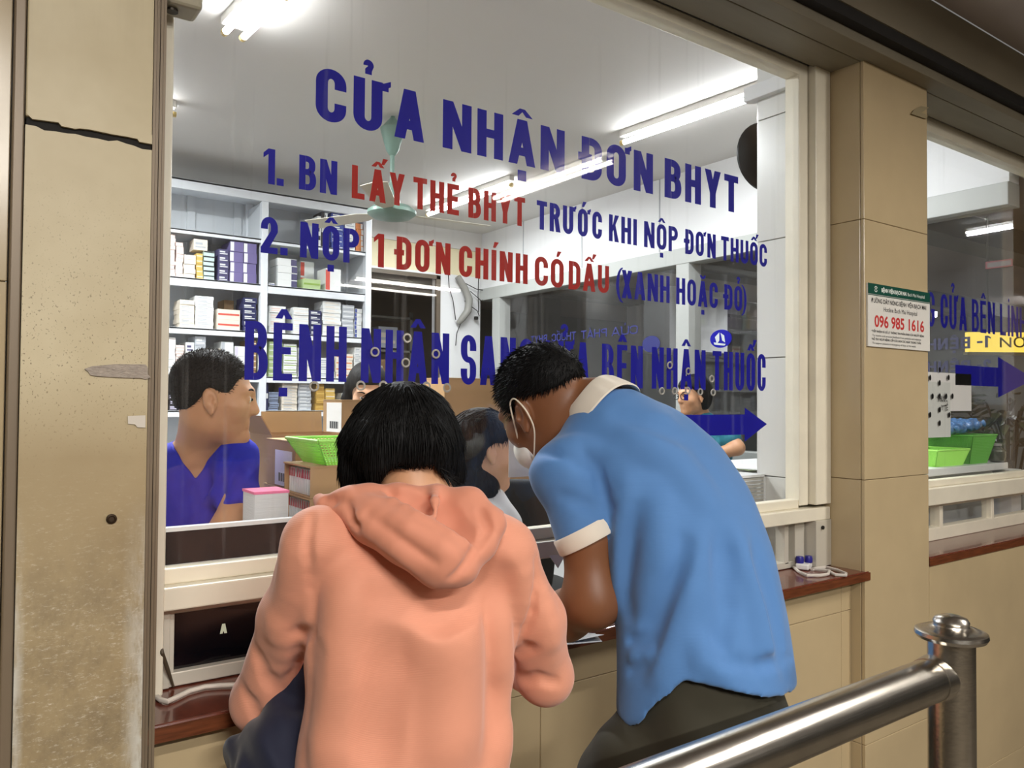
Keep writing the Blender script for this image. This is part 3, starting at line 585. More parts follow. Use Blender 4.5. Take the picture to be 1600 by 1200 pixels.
lamp((3.30,-4.44), (4.65,-4.54), 2.70, T_OUT, 'single tube lamp far back on the corridor ceiling, nearer of two', twin=False)
lamp((3.30,-4.98), (4.65,-5.08), 2.70, T_OUT, 'single tube lamp at the very back of the corridor ceiling', twin=False)
lamp((-.5,-.9), (.1,-.9), 2.70, T_OUT, 'added twin tube lamp on the corridor ceiling above the viewer')  # added lamp, unseen, to light the people at the counter
lamp((-.45,-2.2), (.75,-2.2), 2.70, T_OUT, 'added twin tube lamp on the corridor ceiling behind the viewer')  # added lamp, unseen, lighting the people's backs
lamp((8.0,5.0), (9.2,5.0), 2.66, T_FAR, 'tube lamp on the far corridor ceiling past the bulkhead', twin=False, drop=.1)
lamp((10.2,5.0), (11.0,5.4), 2.66, T_FAR, 'tube lamp deep in the far corridor', twin=False, drop=.1)
lamp((10.6,4.1), (11.6,4.3), 2.66, T_FAR, 'second tube lamp deep in the far corridor', twin=False, drop=.1)
# ------------------------------------------------------------------ figures: smooth blended volumes turned into one skin
class Field:
    def __init__(s, lo, hi, h):
        s.lo = np.array(lo, float); s.h = h; n = np.ceil((np.array(hi)-s.lo)/h).astype(int)+1; s.n = n
        s.ax = [(s.lo[i]+h*np.arange(n[i])).astype(np.float32) for i in range(3)]
        s.v = np.full(n, .25, np.float32)
    def win(s, lo, hi, pad):
        i0 = np.clip(np.floor((np.array(lo)-pad-s.lo)/s.h).astype(int), 0, s.n-1); i1 = np.clip(np.ceil((np.array(hi)+pad-s.lo)/s.h).astype(int)+1, 1, s.n)
        if (i1 <= i0).any(): return None, None
        sl = tuple(slice(a, b) for a, b in zip(i0, i1))
        return sl, (s.ax[0][sl[0]][:,None,None], s.ax[1][sl[1]][None,:,None], s.ax[2][sl[2]][None,None,:])
    def put(s, fn, lo, hi, k, sub=False):
        pad = k+.03 if not sub else k+.01
        sl, p = s.win(lo, hi, pad)
        if sl is None: return
        d = fn(*p).astype(np.float32); v = s.v[sl]
        if sub: d = -d
        if not sub:
            if k <= 0: s.v[sl] = np.minimum(v, d)
            else: hh = np.clip(.5+.5*(v-d)/k, 0, 1); s.v[sl] = v*(1-hh)+d*hh-k*hh*(1-hh)
        else:    # d is already negated
            if k <= 0: s.v[sl] = np.maximum(v, d)
            else: hh = np.clip(.5-.5*(v-d)/k, 0, 1); s.v[sl] = v*(1-hh)+d*hh+k*hh*(1-hh)
    def rc(s, a, b, ra, rb, k=.02, sub=False):
        a = np.array(a, float); b = np.array(b, float); ab = b-a; L2 = max((ab*ab).sum(), 1e-9); r = max(ra, rb)
        def fn(x, y, z):
            t = np.clip(((x-a[0])*ab[0]+(y-a[1])*ab[1]+(z-a[2])*ab[2])/L2, 0, 1)
            return np.sqrt((x-a[0]-t*ab[0])**2+(y-a[1]-t*ab[1])**2+(z-a[2]-t*ab[2])**2)-(ra+t*(rb-ra))
        s.put(fn, np.minimum(a, b)-r, np.maximum(a, b)+r, k, sub)
    def chain(s, pts, rs, k=.02, sub=False):
        for i in range(len(pts)-1): s.rc(pts[i], pts[i+1], rs[i], rs[i+1], k, sub)
    def ell(s, c, r, k=.02, R=None, sub=False):
        c = np.array(c, float); r = np.array(r, float); R = np.eye(3) if R is None else np.array(R, float); m = r.max()   # rows of R are the local axes
        def fn(x, y, z):
            q = [(R[i,0]*(x-c[0])+R[i,1]*(y-c[1])+R[i,2]*(z-c[2])) for i in range(3)]
            k0 = np.sqrt((q[0]/r[0])**2+(q[1]/r[1])**2+(q[2]/r[2])**2)+1e-6; k1 = np.sqrt((q[0]/r[0]**2)**2+(q[1]/r[1]**2)**2+(q[2]/r[2]**2)**2)+1e-6
            return k0*(k0-1)/k1
        s.put(fn, c-m, c+m, k, sub)
    def loft(s, st, right, fwd, k=.02, grow=0.0, e=2.3, sub=False):
        """stations (centre, half width, half depth) along an axis"""
        cs = np.array([q[0] for q in st], float); A = np.array([q[1] for q in st], float)+grow; Bd = np.array([q[2] for q in st], float)+grow
        w = cs[-1]-cs[0]; Ln = np.linalg.norm(w); w = w/Ln; t0 = (cs-cs[0])@w
        tt = np.linspace(0, Ln, 80)
        def sm(y):   # smooth interpolation through the stations
            f = np.interp(tt, t0, y); kx = np.hanning(13); kx /= kx.sum(); g = np.pad(f, 6, mode='reflect', reflect_type='odd'); return np.convolve(g, kx, 'valid')
        cc = np.stack([sm(cs[:,i]) for i in range(3)], 1); AA = sm(A); BB = sm(Bd)
        right = np.array(right, float); fwd = np.array(fwd, float); mx = max(A.max(), Bd.max())
        def fn(x, y, z):
            t = (x-cs[0,0])*w[0]+(y-cs[0,1])*w[1]+(z-cs[0,2])*w[2]; tc = np.clip(t, 0, Ln)
            c = [np.interp(tc, tt, cc[:,i]) for i in range(3)]; a = np.interp(tc, tt, AA); b = np.interp(tc, tt, BB)
            u = np.abs((x-c[0])*right[0]+(y-c[1])*right[1]+(z-c[2])*right[2])/a; v = np.abs((x-c[0])*fwd[0]+(y-c[1])*fwd[1]+(z-c[2])*fwd[2])/b
            q = (u**e+v**e+1e-9)**(1/e); d = (q-1)*np.minimum(a, b)
            o = np.maximum(t-Ln, -t); return np.where(o > 0, np.sqrt(np.maximum(d, 0)**2+o**2)+np.minimum(d, 0)*0, d)
        lo = cs.min(0)-mx; hi = cs.max(0)+mx; s.put(fn, lo, hi, k, sub)
    def cut(s, fn):   # keep only where fn < 0
        p = (s.ax[0][:,None,None], s.ax[1][None,:,None], s.ax[2][None,None,:]); s.v = np.maximum(s.v, fn(*p).astype(np.float32))
    def bumpf(s, fn):
        p = (s.ax[0][:,None,None], s.ax[1][None,:,None], s.ax[2][None,None,:]); s.v = s.v+fn(*p).astype(np.float32)
    def val(s, p):
        q = (np.asarray(p)-s.lo)/s.h; i = np.floor(q).astype(int)
        if (i < 0).any() or (i > s.n-2).any(): return .25
        t = q-i; c = s.v[i[0]:i[0]+2, i[1]:i[1]+2, i[2]:i[2]+2]
        c = c[0]*(1-t[0])+c[1]*t[0]; c = c[0]*(1-t[1])+c[1]*t[1]; return c[0]*(1-t[2])+c[1]*t[2]
    def hit(s, px, py):
        """point and outward normal where a sight line first meets the cloth"""
        for D in np.arange(.7, 2.6, .003):
            p = at(px, py, D)
            if s.val(p) < 0:
                e = s.h; n = np.array([s.val(p+e*np.eye(3)[i])-s.val(p-e*np.eye(3)[i]) for i in range(3)]); return p, n/max(np.linalg.norm(n), 1e-9)
        return None
    def folds(s, lst):
        """soft ridges (height > 0) and creases (height < 0) following the cloth: (points, height, radius)"""
        todo = []
        for pts, hgt, r in lst:
            den = []
            for a, b in zip(pts[:-1], pts[1:]):
                m = max(1, int(math.hypot(b[0]-a[0], b[1]-a[1])/18)); den += [(a[0]+(b[0]-a[0])*k/m, a[1]+(b[1]-a[1])*k/m) for k in range(m)]
            den.append(pts[-1]); q = [s.hit(*p) for p in den]; n_ = len(q)
            todo.append(([(v, math.sin(PI*(i+.6)/(n_+.2))**.6) for i, v in enumerate(q) if v is not None], hgt, r))
        for q, hgt, r in todo:
            for ((p0, n0), w0), ((p1, n1), w1) in zip(q[:-1], q[1:]):
                if np.linalg.norm(p1-p0) > .09: continue
                if hgt > 0: s.rc(p0-n0*(r-hgt*w0), p1-n1*(r-hgt*w1), r, r, max(.012, r*.8))
                else: s.rc(p0+n0*(r+hgt*w0), p1+n1*(r+hgt*w1), r, r, max(.006, r*.5), True)
    def mesh(s):
        v = s.v; ins = v < 0; n = s.n
        c = np.zeros(n-1, np.uint8)
        for i in (0,1):
            for j in (0,1):
                for k in (0,1): c += ins[i:n[0]-1+i, j:n[1]-1+j, k:n[2]-1+k]
        act = (c > 0) & (c < 8); idx = np.argwhere(act); ids = -np.ones(n-1, np.int64); ids[act] = np.arange(len(idx))
        P = np.zeros((len(idx), 3)); W = np.zeros(len(idx))
        I = idx.T
        cor = [(i,j,k) for i in (0,1) for j in (0,1) for k in (0,1)]
        for a in cor:
            for ax in range(3):
                if a[ax]: continue
                b = list(a); b[ax] = 1
                va = v[I[0]+a[0], I[1]+a[1], I[2]+a[2]].astype(float); vb = v[I[0]+b[0], I[1]+b[1], I[2]+b[2]].astype(float)
                mk = (va < 0) != (vb < 0); t = np.where(mk, va/np.where(va == vb, 1, va-vb), 0)
                q = np.repeat(np.array(a, float)[None], len(idx), 0); q[:, ax] = t
                P[mk] += q[mk]; W[mk] += 1
        V = s.lo + s.h*(idx+P/np.maximum(W, 1)[:,None])
        F = []
        for ax in range(3):
            o1, o2 = [(1,2),(2,0),(0,1)][ax]
            sl0 = [slice(None)]*3; sl1 = [slice(None)]*3; sl0[ax] = slice(0, n[ax]-1); sl1[ax] = slice(1, n[ax])
            e0 = ins[tuple(sl0)]; e1 = ins[tuple(sl1)]; ed = np.argwhere(e0 != e1)
            ok = (ed[:,o1] > 0) & (ed[:,o2] > 0) & (ed[:,o1] < n[o1]-1) & (ed[:,o2] < n[o2]-1); ed = ed[ok]
            if not len(ed): continue
            flip = e0[tuple(ed.T)]
            def g(d1, d2):
                q = ed.copy(); q[:,o1] -= d1; q[:,o2] -= d2; return ids[tuple(q.T)]
            quad = np.stack([g(1,1), g(0,1), g(0,0), g(1,0)], 1); quad[~flip] = quad[~flip][:, ::-1]
            F.append(quad)
        F = np.concatenate(F) if F else np.zeros((0,4), int)
        F = F[(F >= 0).all(1)]
        return V, F
def relax(V, F, it=2, lam=.5):
    n = len(V)
    E = np.concatenate([F[:,[0,1]],F[:,[1,2]],F[:,[2,3]],F[:,[3,0]]])
    for _ in range(it):
        S = np.zeros_like(V); Wt = np.zeros(n)
        for a, b in ((0,1),(1,0)):
            np.add.at(S, E[:,a], V[E[:,b]]); np.add.at(Wt, E[:,a], 1)
        V = V+lam*(S/np.maximum(Wt,1)[:,None]-V)
    return V
def skin(name, f, m, parent=None, it=2, extra=None):
    V, F = f.mesh(); V = relax(V, F, it)
    if extra is not None:
        V2, F2 = extra; F = np.concatenate([F, F2+len(V)]); V = np.concatenate([V, V2])
    me = bpy.data.meshes.new(name); me.vertices.add(len(V)); me.vertices.foreach_set('co', V.astype(np.float32).ravel())
    me.loops.add(F.size); me.loops.foreach_set('vertex_index', F.astype(np.int32).ravel()); me.polygons.add(len(F))
    me.polygons.foreach_set('loop_start', np.arange(0, F.size, 4, dtype=np.int32)); me.polygons.foreach_set('loop_total', np.full(len(F), 4, np.int32))
    me.update(calc_edges=True); me.validate()
    o = link(name, me, m, None, smooth=True)
    if parent: o.parent = parent; o.matrix_parent_inverse = Matrix.Translation(parent.location).inverted()
    return o
def frame(fwd, up):
    f = np.array(fwd, float); f /= np.linalg.norm(f); u = np.array(up, float); u -= f*(u@f); u /= np.linalg.norm(u); r = np.cross(f, u)
    return np.stack([r, f, u])          # rows: right, forward, up
class Head:
    def __init__(s, c, fwd, up, k=1.0): s.c = np.array(c, float); s.A = frame(fwd, up); s.k = k
    def w(s, p): return s.c + s.k*(np.array(p, float) @ s.A)
    def loc(s, x, y, z):
        q = [((x-s.c[0])*s.A[i,0]+(y-s.c[1])*s.A[i,1]+(z-s.c[2])*s.A[i,2])/s.k for i in range(3)]; return q
def put_head(f, H, neck_to, neck_r=.056, ears=True, fem=False):
    k = H.k; w = H.w; E = lambda c, r, kk=.02, sub=False: f.ell(w(c), np.array(r)*k, kk*k, H.A, sub); Rc = lambda a, b, ra, rb, kk=.015, sub=False: f.rc(w(a), w(b), ra*k, rb*k, kk*k, sub)
    E((0,-.014,.036), (.075,.094,.083)); E((0,.038,-.018), (.061,.058,.088), .03)
    Rc((0,.018,-.062), (0,.064,-.1), .05, .022, .03)
    for sx in (-1, 1):
        E((sx*.040,.056,-.024), (.026,.026,.026), .02); Rc((sx*.012,.090,.024), (sx*.042,.076,.024), .011, .010, .015)
        E((sx*.031,.099,.004), (.017,.014,.011), .012, True); E((sx*.031,.0815,.003), (.0125,.012,.011), .004)
        Rc((sx*.010,.098,-.031), (sx*.011,.093,-.032), .008, .008, .008)
        if ears:
            c = np.array((sx*.078,-.006,-.004)); Rt = np.array([[1,0,0],[0,.96,.28],[0,-.28,.96]])@H.A
            f.ell(w(c), np.array((.011,.018,.030))*k, .008*k, Rt); f.ell(w(c+np.array((sx*.012,.004,.003))), np.array((.009,.0095,.017))*k, .004*k, Rt, True); f.ell(w(c+np.array((sx*.008,.012,-.004))), np.array((.005,.005,.007))*k, .004*k, Rt)
            f.ell(w(c+np.array((sx*.004,.006,-.028))), np.array((.006,.010,.011))*k, .006*k)
    Rc((0,.090,.014), (0,.1055,-.027), .009, .0115, .014)
    Rc((-.018,.086,-.059), (.018,.086,-.059), .007, .007, .008); Rc((-.014,.085,-.070), (.014,.085,-.070), .008, .008, .008); Rc((-.022,.0965,-.0645), (.022,.0965,-.0645), .0022, .0022, .003, True)
    E((0,.080,-.097), (.018,.016,.016), .015)
    f.rc(w((0,-.022,-.045)), neck_to, neck_r*k, neck_r*k*1.06, .03*k)
def hair_line(H, f, pts, slack=.8):
    ys = np.array([p[0] for p in pts]); zs = np.array([p[1] for p in pts])
    def fn(x, y, z):
        q = H.loc(x, y, z); return (np.interp(q[1]+0*q[2], ys, zs)-q[2])*slack*H.k
    f.cut(fn)
def strands(V, Nn, seeds, direction, length, r0, n=5, lift=.002, rng=None, sag=0):
    """fine tapered locks rooted on the hair surface"""
    rng = rng or np.random.default_rng(3); vs = []; fs = []; b0 = 0
    for i in seeds:
        p = V[i].copy(); nn = Nn[i]
        if sag > 0 and nn[2] > .93: continue
        d = direction(p, nn); d = d/np.linalg.norm(d); s1 = np.cross(d, nn); 
        if np.linalg.norm(s1) < 1e-4: continue
        s1 /= np.linalg.norm(s1); s2 = np.cross(s1, d); L = length*rng.uniform(.6, 1.2); r = r0*rng.uniform(.7, 1.3); p = p+nn*lift*rng.uniform(-.5, 1.3)
        for j in range(n):
            t = j/(n-1); q = p+d*L*t+np.array((0,0,-1))*sag*t*t*L; rr = r*(1-t)**.6+.0001
            vs += [q+rr*(math.cos(a)*s1+math.sin(a)*s2) for a in (0, 2*PI/3, 4*PI/3)]
        for j in range(n-1):
            for k in range(3): fs.append((b0+j*3+k, b0+j*3+(k+1)%3, b0+(j+1)*3+(k+1)%3, b0+(j+1)*3+k))
        b0 += 3*n
    return np.array(vs), np.array(fs)
def normals(V, F):
    n = np.cross(V[F[:,2]]-V[F[:,0]], V[F[:,3]]-V[F[:,1]]); o = np.zeros_like(V)
    for k in range(4): np.add.at(o, F[:,k], n)
    return o/np.maximum(np.linalg.norm(o, axis=1), 1e-9)[:,None]
def hair_skin(name, f, m, parent, count, direction, length, r0, seed=1, lift=.002, it=2, sag=0, n=5):
    V, F = f.mesh(); V = relax(V, F, it); Nn = normals(V, F); rng = np.random.default_rng(seed)
    V2, F2 = strands(V, Nn, rng.integers(0, len(V), count), direction, length, r0, n, lift, rng, sag)
    return skin(name, f, m, parent, it, (V2, F2))
def hand(f, wrist, tip_dir, palm_dir, k=1.0, curl=.5, side=1):
    """palm, four bent fingers and a thumb; tip_dir runs along the fingers, palm_dir out of the palm"""
    A = frame(tip_dir, -np.array(palm_dir, float)); r, t, n = A; r = r*side; w = np.array(wrist, float)
    P = lambda x, y, z: w+k*(r*x+t*y+n*z)
    f.ell(P(0,.048,0), np.array((.040,.052,.016))*k, .012, np.stack([r, t, n])); f.rc(w-t*.01*k, P(0,.02,0), .024*k, .026*k, .015)
    for i, (x, L) in enumerate(((-.030,.066),(-.010,.076),(.011,.071),(.030,.056))):
        a = P(x,.088,.002); b = a+k*L*.45*(t*math.cos(curl*.5)-n*math.sin(curl*.5)); c = b+k*L*.32*(t*math.cos(curl*1.3)-n*math.sin(curl*1.3)); d = c+k*L*.25*(t*math.cos(curl*2)-n*math.sin(curl*2))
        f.chain([a,b,c,d], [.0092*k,.0085*k,.0078*k,.0065*k], .004)
    a = P(-.030,.022,-.004); b = P(-.055,.048,-.014); c = P(-.058,.075,-.022); f.chain([a,b,c], [.013*k,.0105*k,.0085*k], .006)
def waves(lst):
    """soft cloth folds: each (direction, wavelength, amplitude, phase, warp)"""
    def fn(x, y, z):
        o = 0
        for d, wl, am, ph, wp in lst:
            s_ = (x*d[0]+y*d[1]+z*d[2])/wl*2*PI; q = (x*d[1]*1.7-y*d[0]*1.3+z*.9*d[2]+x*.6)/wl*1.7
            o = o+am*np.sin(s_+ph+wp*np.sin(q*1.3+ph*2)+wp*.6*np.sin(q*2.9+ph))
        return o
    return fn
SKIN_TAN = mat('tan_skin', (204,152,114), .5, sss=.05); SKIN_LIGHT = mat('light_skin', (206,160,128), .5, sss=.05); SKIN_DARK = mat('brown_skin', (128,82,52), .48, sss=.04)
HAIR_BLACK = mat('black_hair', (9,8,8), .6, spec=.2, bump=(140, .7, (1,1,.06))); HAIR_BROWN = mat('dark_brown_hair', (24,18,16), .6, spec=.2, bump=(140, .7, (1,1,.06)))
EYE_W = mat('eye_white', (225,222,216), .3); EYE_D = mat('dark_iris', (26,18,14), .2)
def eyes(H, parent):
    for sx in (-1, 1):
        c = H.w((sx*.031,.0855,.003)); g = G().lathe([(.0001,-.009),(.006,-.0075),(.009,0),(.006,.0075),(.0001,.009)], tuple(c), 10); o = g.obj('eye', EYE_W, parent, smooth=True)
        p = H.w((sx*.031,.0945,.003)); q = G().lathe([(.0001,-.004),(.003,-.003),(.004,0),(.003,.003),(.0001,.004)], tuple(p), 8); q.obj('iris', EYE_D, o, smooth=True).matrix_parent_inverse = Matrix.Translation(parent.location).inverted() @ Matrix()
        c2 = [H.w((sx*(.014+.038*t), .0965-.020*t*t, .022+.007*math.sin(PI*t)*1.2)) for t in (0,.25,.5,.75,1)]
        G().tube(c2, [.002,.003,.003,.0025,.001], 6).obj('eyebrow', HAIR_BLACK, parent, smooth=True)
def legs(f, hipL, hipR, footL, footR, r0=.085, r1=.06, r2=.05):
    for h, ft in ((hipL, footL), (hipR, footR)):
        h = np.array(h, float); ft = np.array(ft, float); kn = (h+ft)/2+np.array((0,.03,.0)); f.chain([h, kn, ft+np.array((0,0,.04))], [r0, r1, r2], .03)
def shoes(name, m, parent, feet, fwd):
    for ft in feet:
        f = Field(np.array(ft)-(.2,.2,.02), np.array(ft)+(.2,.2,.14), .006); ft = np.array(ft, float); d = np.array(fwd, float)
        f.rc(ft+(0,0,.04)-d*.05, ft+(0,0,.03)+d*.12, .04, .03, .02); f.rc(ft+(0,0,.03), ft+(0,0,.09), .042, .042, .02); f.cut(lambda x, y, z: -z+.003+0*x+0*y)
        skin(name, f, m, parent)

# ------------------------------------------------------------------ woman in the salmon hooded jacket
def woman():
    g2 = np.array((math.sin(math.radians(12)), math.cos(math.radians(12)), 0)); rr = np.array((g2[1], -g2[0], 0))
    st_ = [(at(632,1330,1.2),.172,.118),(at(633,1200,1.19),.160,.108),(at(638,1080,1.195),.156,.102),(at(643,960,1.2),.162,.112),(at(646,880,1.205),.166,.100),(at(648,822,1.21),.135,.078),(at(650,778,1.215),.064,.06)]
    shL, mdL, elL, wrL = at(500,846,1.13), at(453,960,1.19), at(411,1093,1.27), at(520,1055,1.48)+(0,0,.04)
    shR, mdR, elR, wrR = at(785,862,1.21), at(842,965,1.26), at(851,1056,1.31), at(760,1040,1.5)+(0,0,.026)
    nb = np.array(at(650,775,1.215))
    H = Head(at(632,716,1.262), (.26,.80,-.56), (.12,.52,.85), .94)
    lo = np.array((.15,.75,-.01)); hi = np.array((1.15,1.62,1.55))
    B0 = Field((.2,.78,.86), (1.1,1.62,1.53), .0042)
    B0.loft(st_, rr, g2, .02, grow=-.026); B0.chain([shL, mdL, elL, wrL], [.034,.03,.032,.022], .02); B0.chain([shR, mdR, elR, wrR], [.034,.03,.032,.022], .02)
    B0.rc(nb-(0,0,.03), nb+(0,.01,.03), .052, .05, .03); put_head(B0, H, nb, .05)
    hand(B0, wrL, (.95,.0,-.1), (0,0,-1), .92, .5, 1); hand(B0, wrR, (-.5,.8,-.1), (0,0,-1), .92, .5, -1)
    body = skin('person', B0, SKIN_TAN); tag(body, 'woman seen from behind in a salmon hooded jacket, black bobbed hair, leaning on the counter', 'person')
    eyes(H, body)
    # jacket
    J = Field((.22,.80,.70), (1.06,1.5,1.40), .0042)
    J.loft(st_, rr, g2, .02); J.chain([shL, mdL, elL], [.047,.040,.050], .03); J.chain([elL, wrL], [.049,.032], .02)
    J.chain([shR, mdR, elR], [.047,.040,.045], .03); J.chain([elR, wrR], [.044,.032], .02)
    J.rc(np.array(at(600,800,1.2)), shL, .035, .044, .03); J.rc(np.array(at(700,805,1.21)), shR, .035, .045, .03)
    J.bumpf(waves([((.3,.1,.9),.19,.0016,.4,1.1),((.9,-.2,.35),.13,.0012,1.7,.9)]))
    J.folds([([(520,880),(506,950),(492,1015)],-.005,.03), ([(548,900),(530,1000),(520,1090)],.004,.03), ([(760,900),(772,1040),(768,1180)],-.004,.035), ([(785,950),(792,1080),(790,1190)],.005,.02),
        ([(500,1020),(497,1100),(482,1185)],-.005,.025), ([(530,1020),(522,1110),(505,1190)],.005,.03), ([(610,1010),(600,1100),(590,1190)],-.0025,.04), ([(700,960),(706,1080),(700,1190)],.003,.04),
        ([(452,985),(468,992),(486,988)],-.010,.012), ([(474,1000),(462,1035),(450,1062)],-.006,.014), ([(395,1010),(420,1060),(445,1085)],-.004,.016), ([(380,1075),(405,1120),(440,1118)],-.004,.014), ([(425,960),(440,1000),(445,1040)],.004,.018), ([(450,870),(447,930),(430,990)],.003,.02),
        ([(806,1022),(826,1012),(842,1010)],-.008,.012), ([(812,1062),(840,1058),(868,1066)],-.005,.013), ([(822,900),(815,960),(800,1010)],.004,.016), ([(850,930),(858,980),(862,1030)],.003,.018),
        ([(488,805),(481,850),(485,900),(489,945),(488,985)],-.004,.006), ([(836,875),(838,905),(830,955),(812,1005)],-.004,.006), ([(600,930),(680,960),(760,925)],-.0025,.03)])
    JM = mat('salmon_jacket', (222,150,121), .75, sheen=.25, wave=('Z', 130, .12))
    jk = skin('jacket', J, JM, body, 2)
    # hood
    Hd = Field((.3,.78,1.05), (.95,1.35,1.42), .0034)
    P = lambda *a: np.array(at(*a))
    Hd.chain([P(499,780,1.16),P(512,790,1.145),P(530,786,1.14),P(545,786,1.135)], [.010,.014,.014,.016], .012)
    Hd.chain([P(553,790,1.135),P(585,812,1.115),P(640,842,1.09),P(692,876,1.075),P(712,884,1.08)], [.022,.029,.033,.033,.024], .03)
    Hd.chain([P(548,788,1.14),P(580,776,1.15),P(620,772,1.155),P(682,772,1.165)], [.016,.014,.012,.012], .02)
    Hd.chain([P(640,795,1.13),P(690,815,1.12),P(715,840,1.10)], [.024,.024,.022], .03)
    Hd.chain([P(684,774,1.165),P(735,788,1.155),P(764,818,1.135),P(752,852,1.11),P(728,884,1.085)], [.013,.021,.020,.017,.016], .022)
    Hd.chain([P(768,800,1.17),P(780,804,1.18)], [.012,.009], .012)
    Hd.folds([([(608,773),(650,792),(700,817),(734,842)],-.028,.015), ([(640,774),(690,794),(720,822)],-.034,.022), ([(690,780),(712,800),(726,826)],-.030,.018), ([(612,772),(652,798),(702,826),(738,852)],-.010,.006),
        ([(598,772),(650,806),(705,836),(744,862)],.004,.007), ([(575,806),(625,838),(680,878)],-.006,.009), ([(560,812),(600,846),(650,886)],.004,.012), ([(600,800),(660,836),(710,862)],.004,.012),
        ([(752,800),(762,825),(748,852)],-.006,.008), ([(738,864),(725,885),(708,902)],-.005,.007), ([(679,764),(679,785),(680,806)],.005,.004), ([(540,786),(548,806),(560,822)],-.006,.007), ([(506,780),(518,784),(530,780)],-.008,.006)])
    Hd.bumpf(waves([((.6,.2,.7),.07,.0008,.4,1.1)]))
    hd = skin('hood', Hd, mat('salmon_jacket_shaded', (212,138,110), .75, sheen=.25), body, 2)  # same fabric as the jacket, shading put into a deeper colour
    # hair: rounded bob, open over the nape
    Hr = Field((.3,.85,1.22), (.86,1.45,1.53), .004)
    Hr.ell(H.w((0,-.012,.036)), (.084,.100,.085), .02, H.A); Hr.ell(P(627,708,1.25), (.087,.087,.080), .03)
    Hr.chain([P(564,690,1.24),P(563,735,1.225),P(561,772,1.215)], [.024,.022,.014], .03); Hr.chain([P(692,690,1.29),P(694,735,1.285),P(702,770,1.28)], [.024,.024,.019], .03)
    Hr.chain([P(590,690,1.18),P(594,725,1.175)], [.03,.022], .03); Hr.chain([P(665,690,1.19),P(668,722,1.19)], [.03,.024], .03)
    Hr.ell(P(643,790,1.17), (.052,.07,.042), .012, None, True)
    bs, bz = [-.10,-.03,-.005,.01,.075,.088,.097,.12], [1.312,1.313,1.332,1.352,1.354,1.334,1.318,1.322]
    Hr.cut(lambda x, y, z: (np.interp(((x-.55)*.816-(y-1.1)*.578)+0*z, bs, bz)-z))
    Hr.bumpf(lambda x, y, z: .0009*np.sin((np.arctan2(y-1.14, x-.59)+0*z)*46+3*np.sin(z*25))+.0006*np.sin(np.arctan2(y-1.14, x-.59)*97+z*30))
    dn = lambda p, n: np.array((0,0,-1.0))-n*(np.array((0,0,-1.0))@n)*1.0+np.random.default_rng(int(abs(p[0]*1e6))%9999).normal(0,.02,3)
    hb = hair_skin('hair', Hr, HAIR_BLACK, body, 6500, dn, .030, .0010, 5, .0004, 2, .10, 5)
    for v in hb.data.vertices:      # blunt lower edge
        c = v.co; zc = float(np.interp((c.x-.55)*.816-(c.y-1.1)*.578, bs, bz))-.004
        if c.z < zc: c.z = zc+(c.z-zc)*.15
    # trousers, bag
    T = Field((.3,.75,.0), (1.0,1.5,1.0), .008)
    hp = np.array(at(632,1330,1.2)); T.loft([(hp-(0,0,.12),.165,.115),(hp-(0,0,.02),.168,.118),(hp+(0,0,.06),.165,.11)], rr, g2, .02); legs(T, hp-rr*.085-(0,0,.12), hp+rr*.085-(0,0,.12), (hp-rr*.09)*(1,1,0), (hp+rr*.09)*(1,1,0), .09)
    skin('trousers', T, mat('navy_trousers', (30,32,46), .8), body); shoes('shoe', mat('dark_shoe', (30,28,28), .5), body, [(hp-rr*.09)*(1,1,0), (hp+rr*.09)*(1,1,0)], g2)
    Bg = Field((.3,.95,.52), (.75,1.55,1.1), .006)
    Bg.ell(P(432,1215,1.19), (.060,.075,.10), .03); Bg.ell(P(425,1280,1.2), (.075,.085,.11), .04); Bg.chain([P(462,1120,1.24),P(468,1060,1.26),P(476,1000,1.28)], [.045,.032,.02], .04); Bg.chain([P(370,1172,1.23),P(420,1160,1.24)], [.022,.03], .03)
    Bg.bumpf(waves([((.7,.2,.6),.06,.003,.4,1.3),((.2,-.6,.8),.04,.0015,1.7,.9)]))
    b_ = skin('cloth_bag', Bg, mat('navy_cloth', (14,20,46), .8, sheen=.2)); tag(b_, 'dark navy cloth bag hanging from the left arm of the woman in salmon', 'bag')
woman()

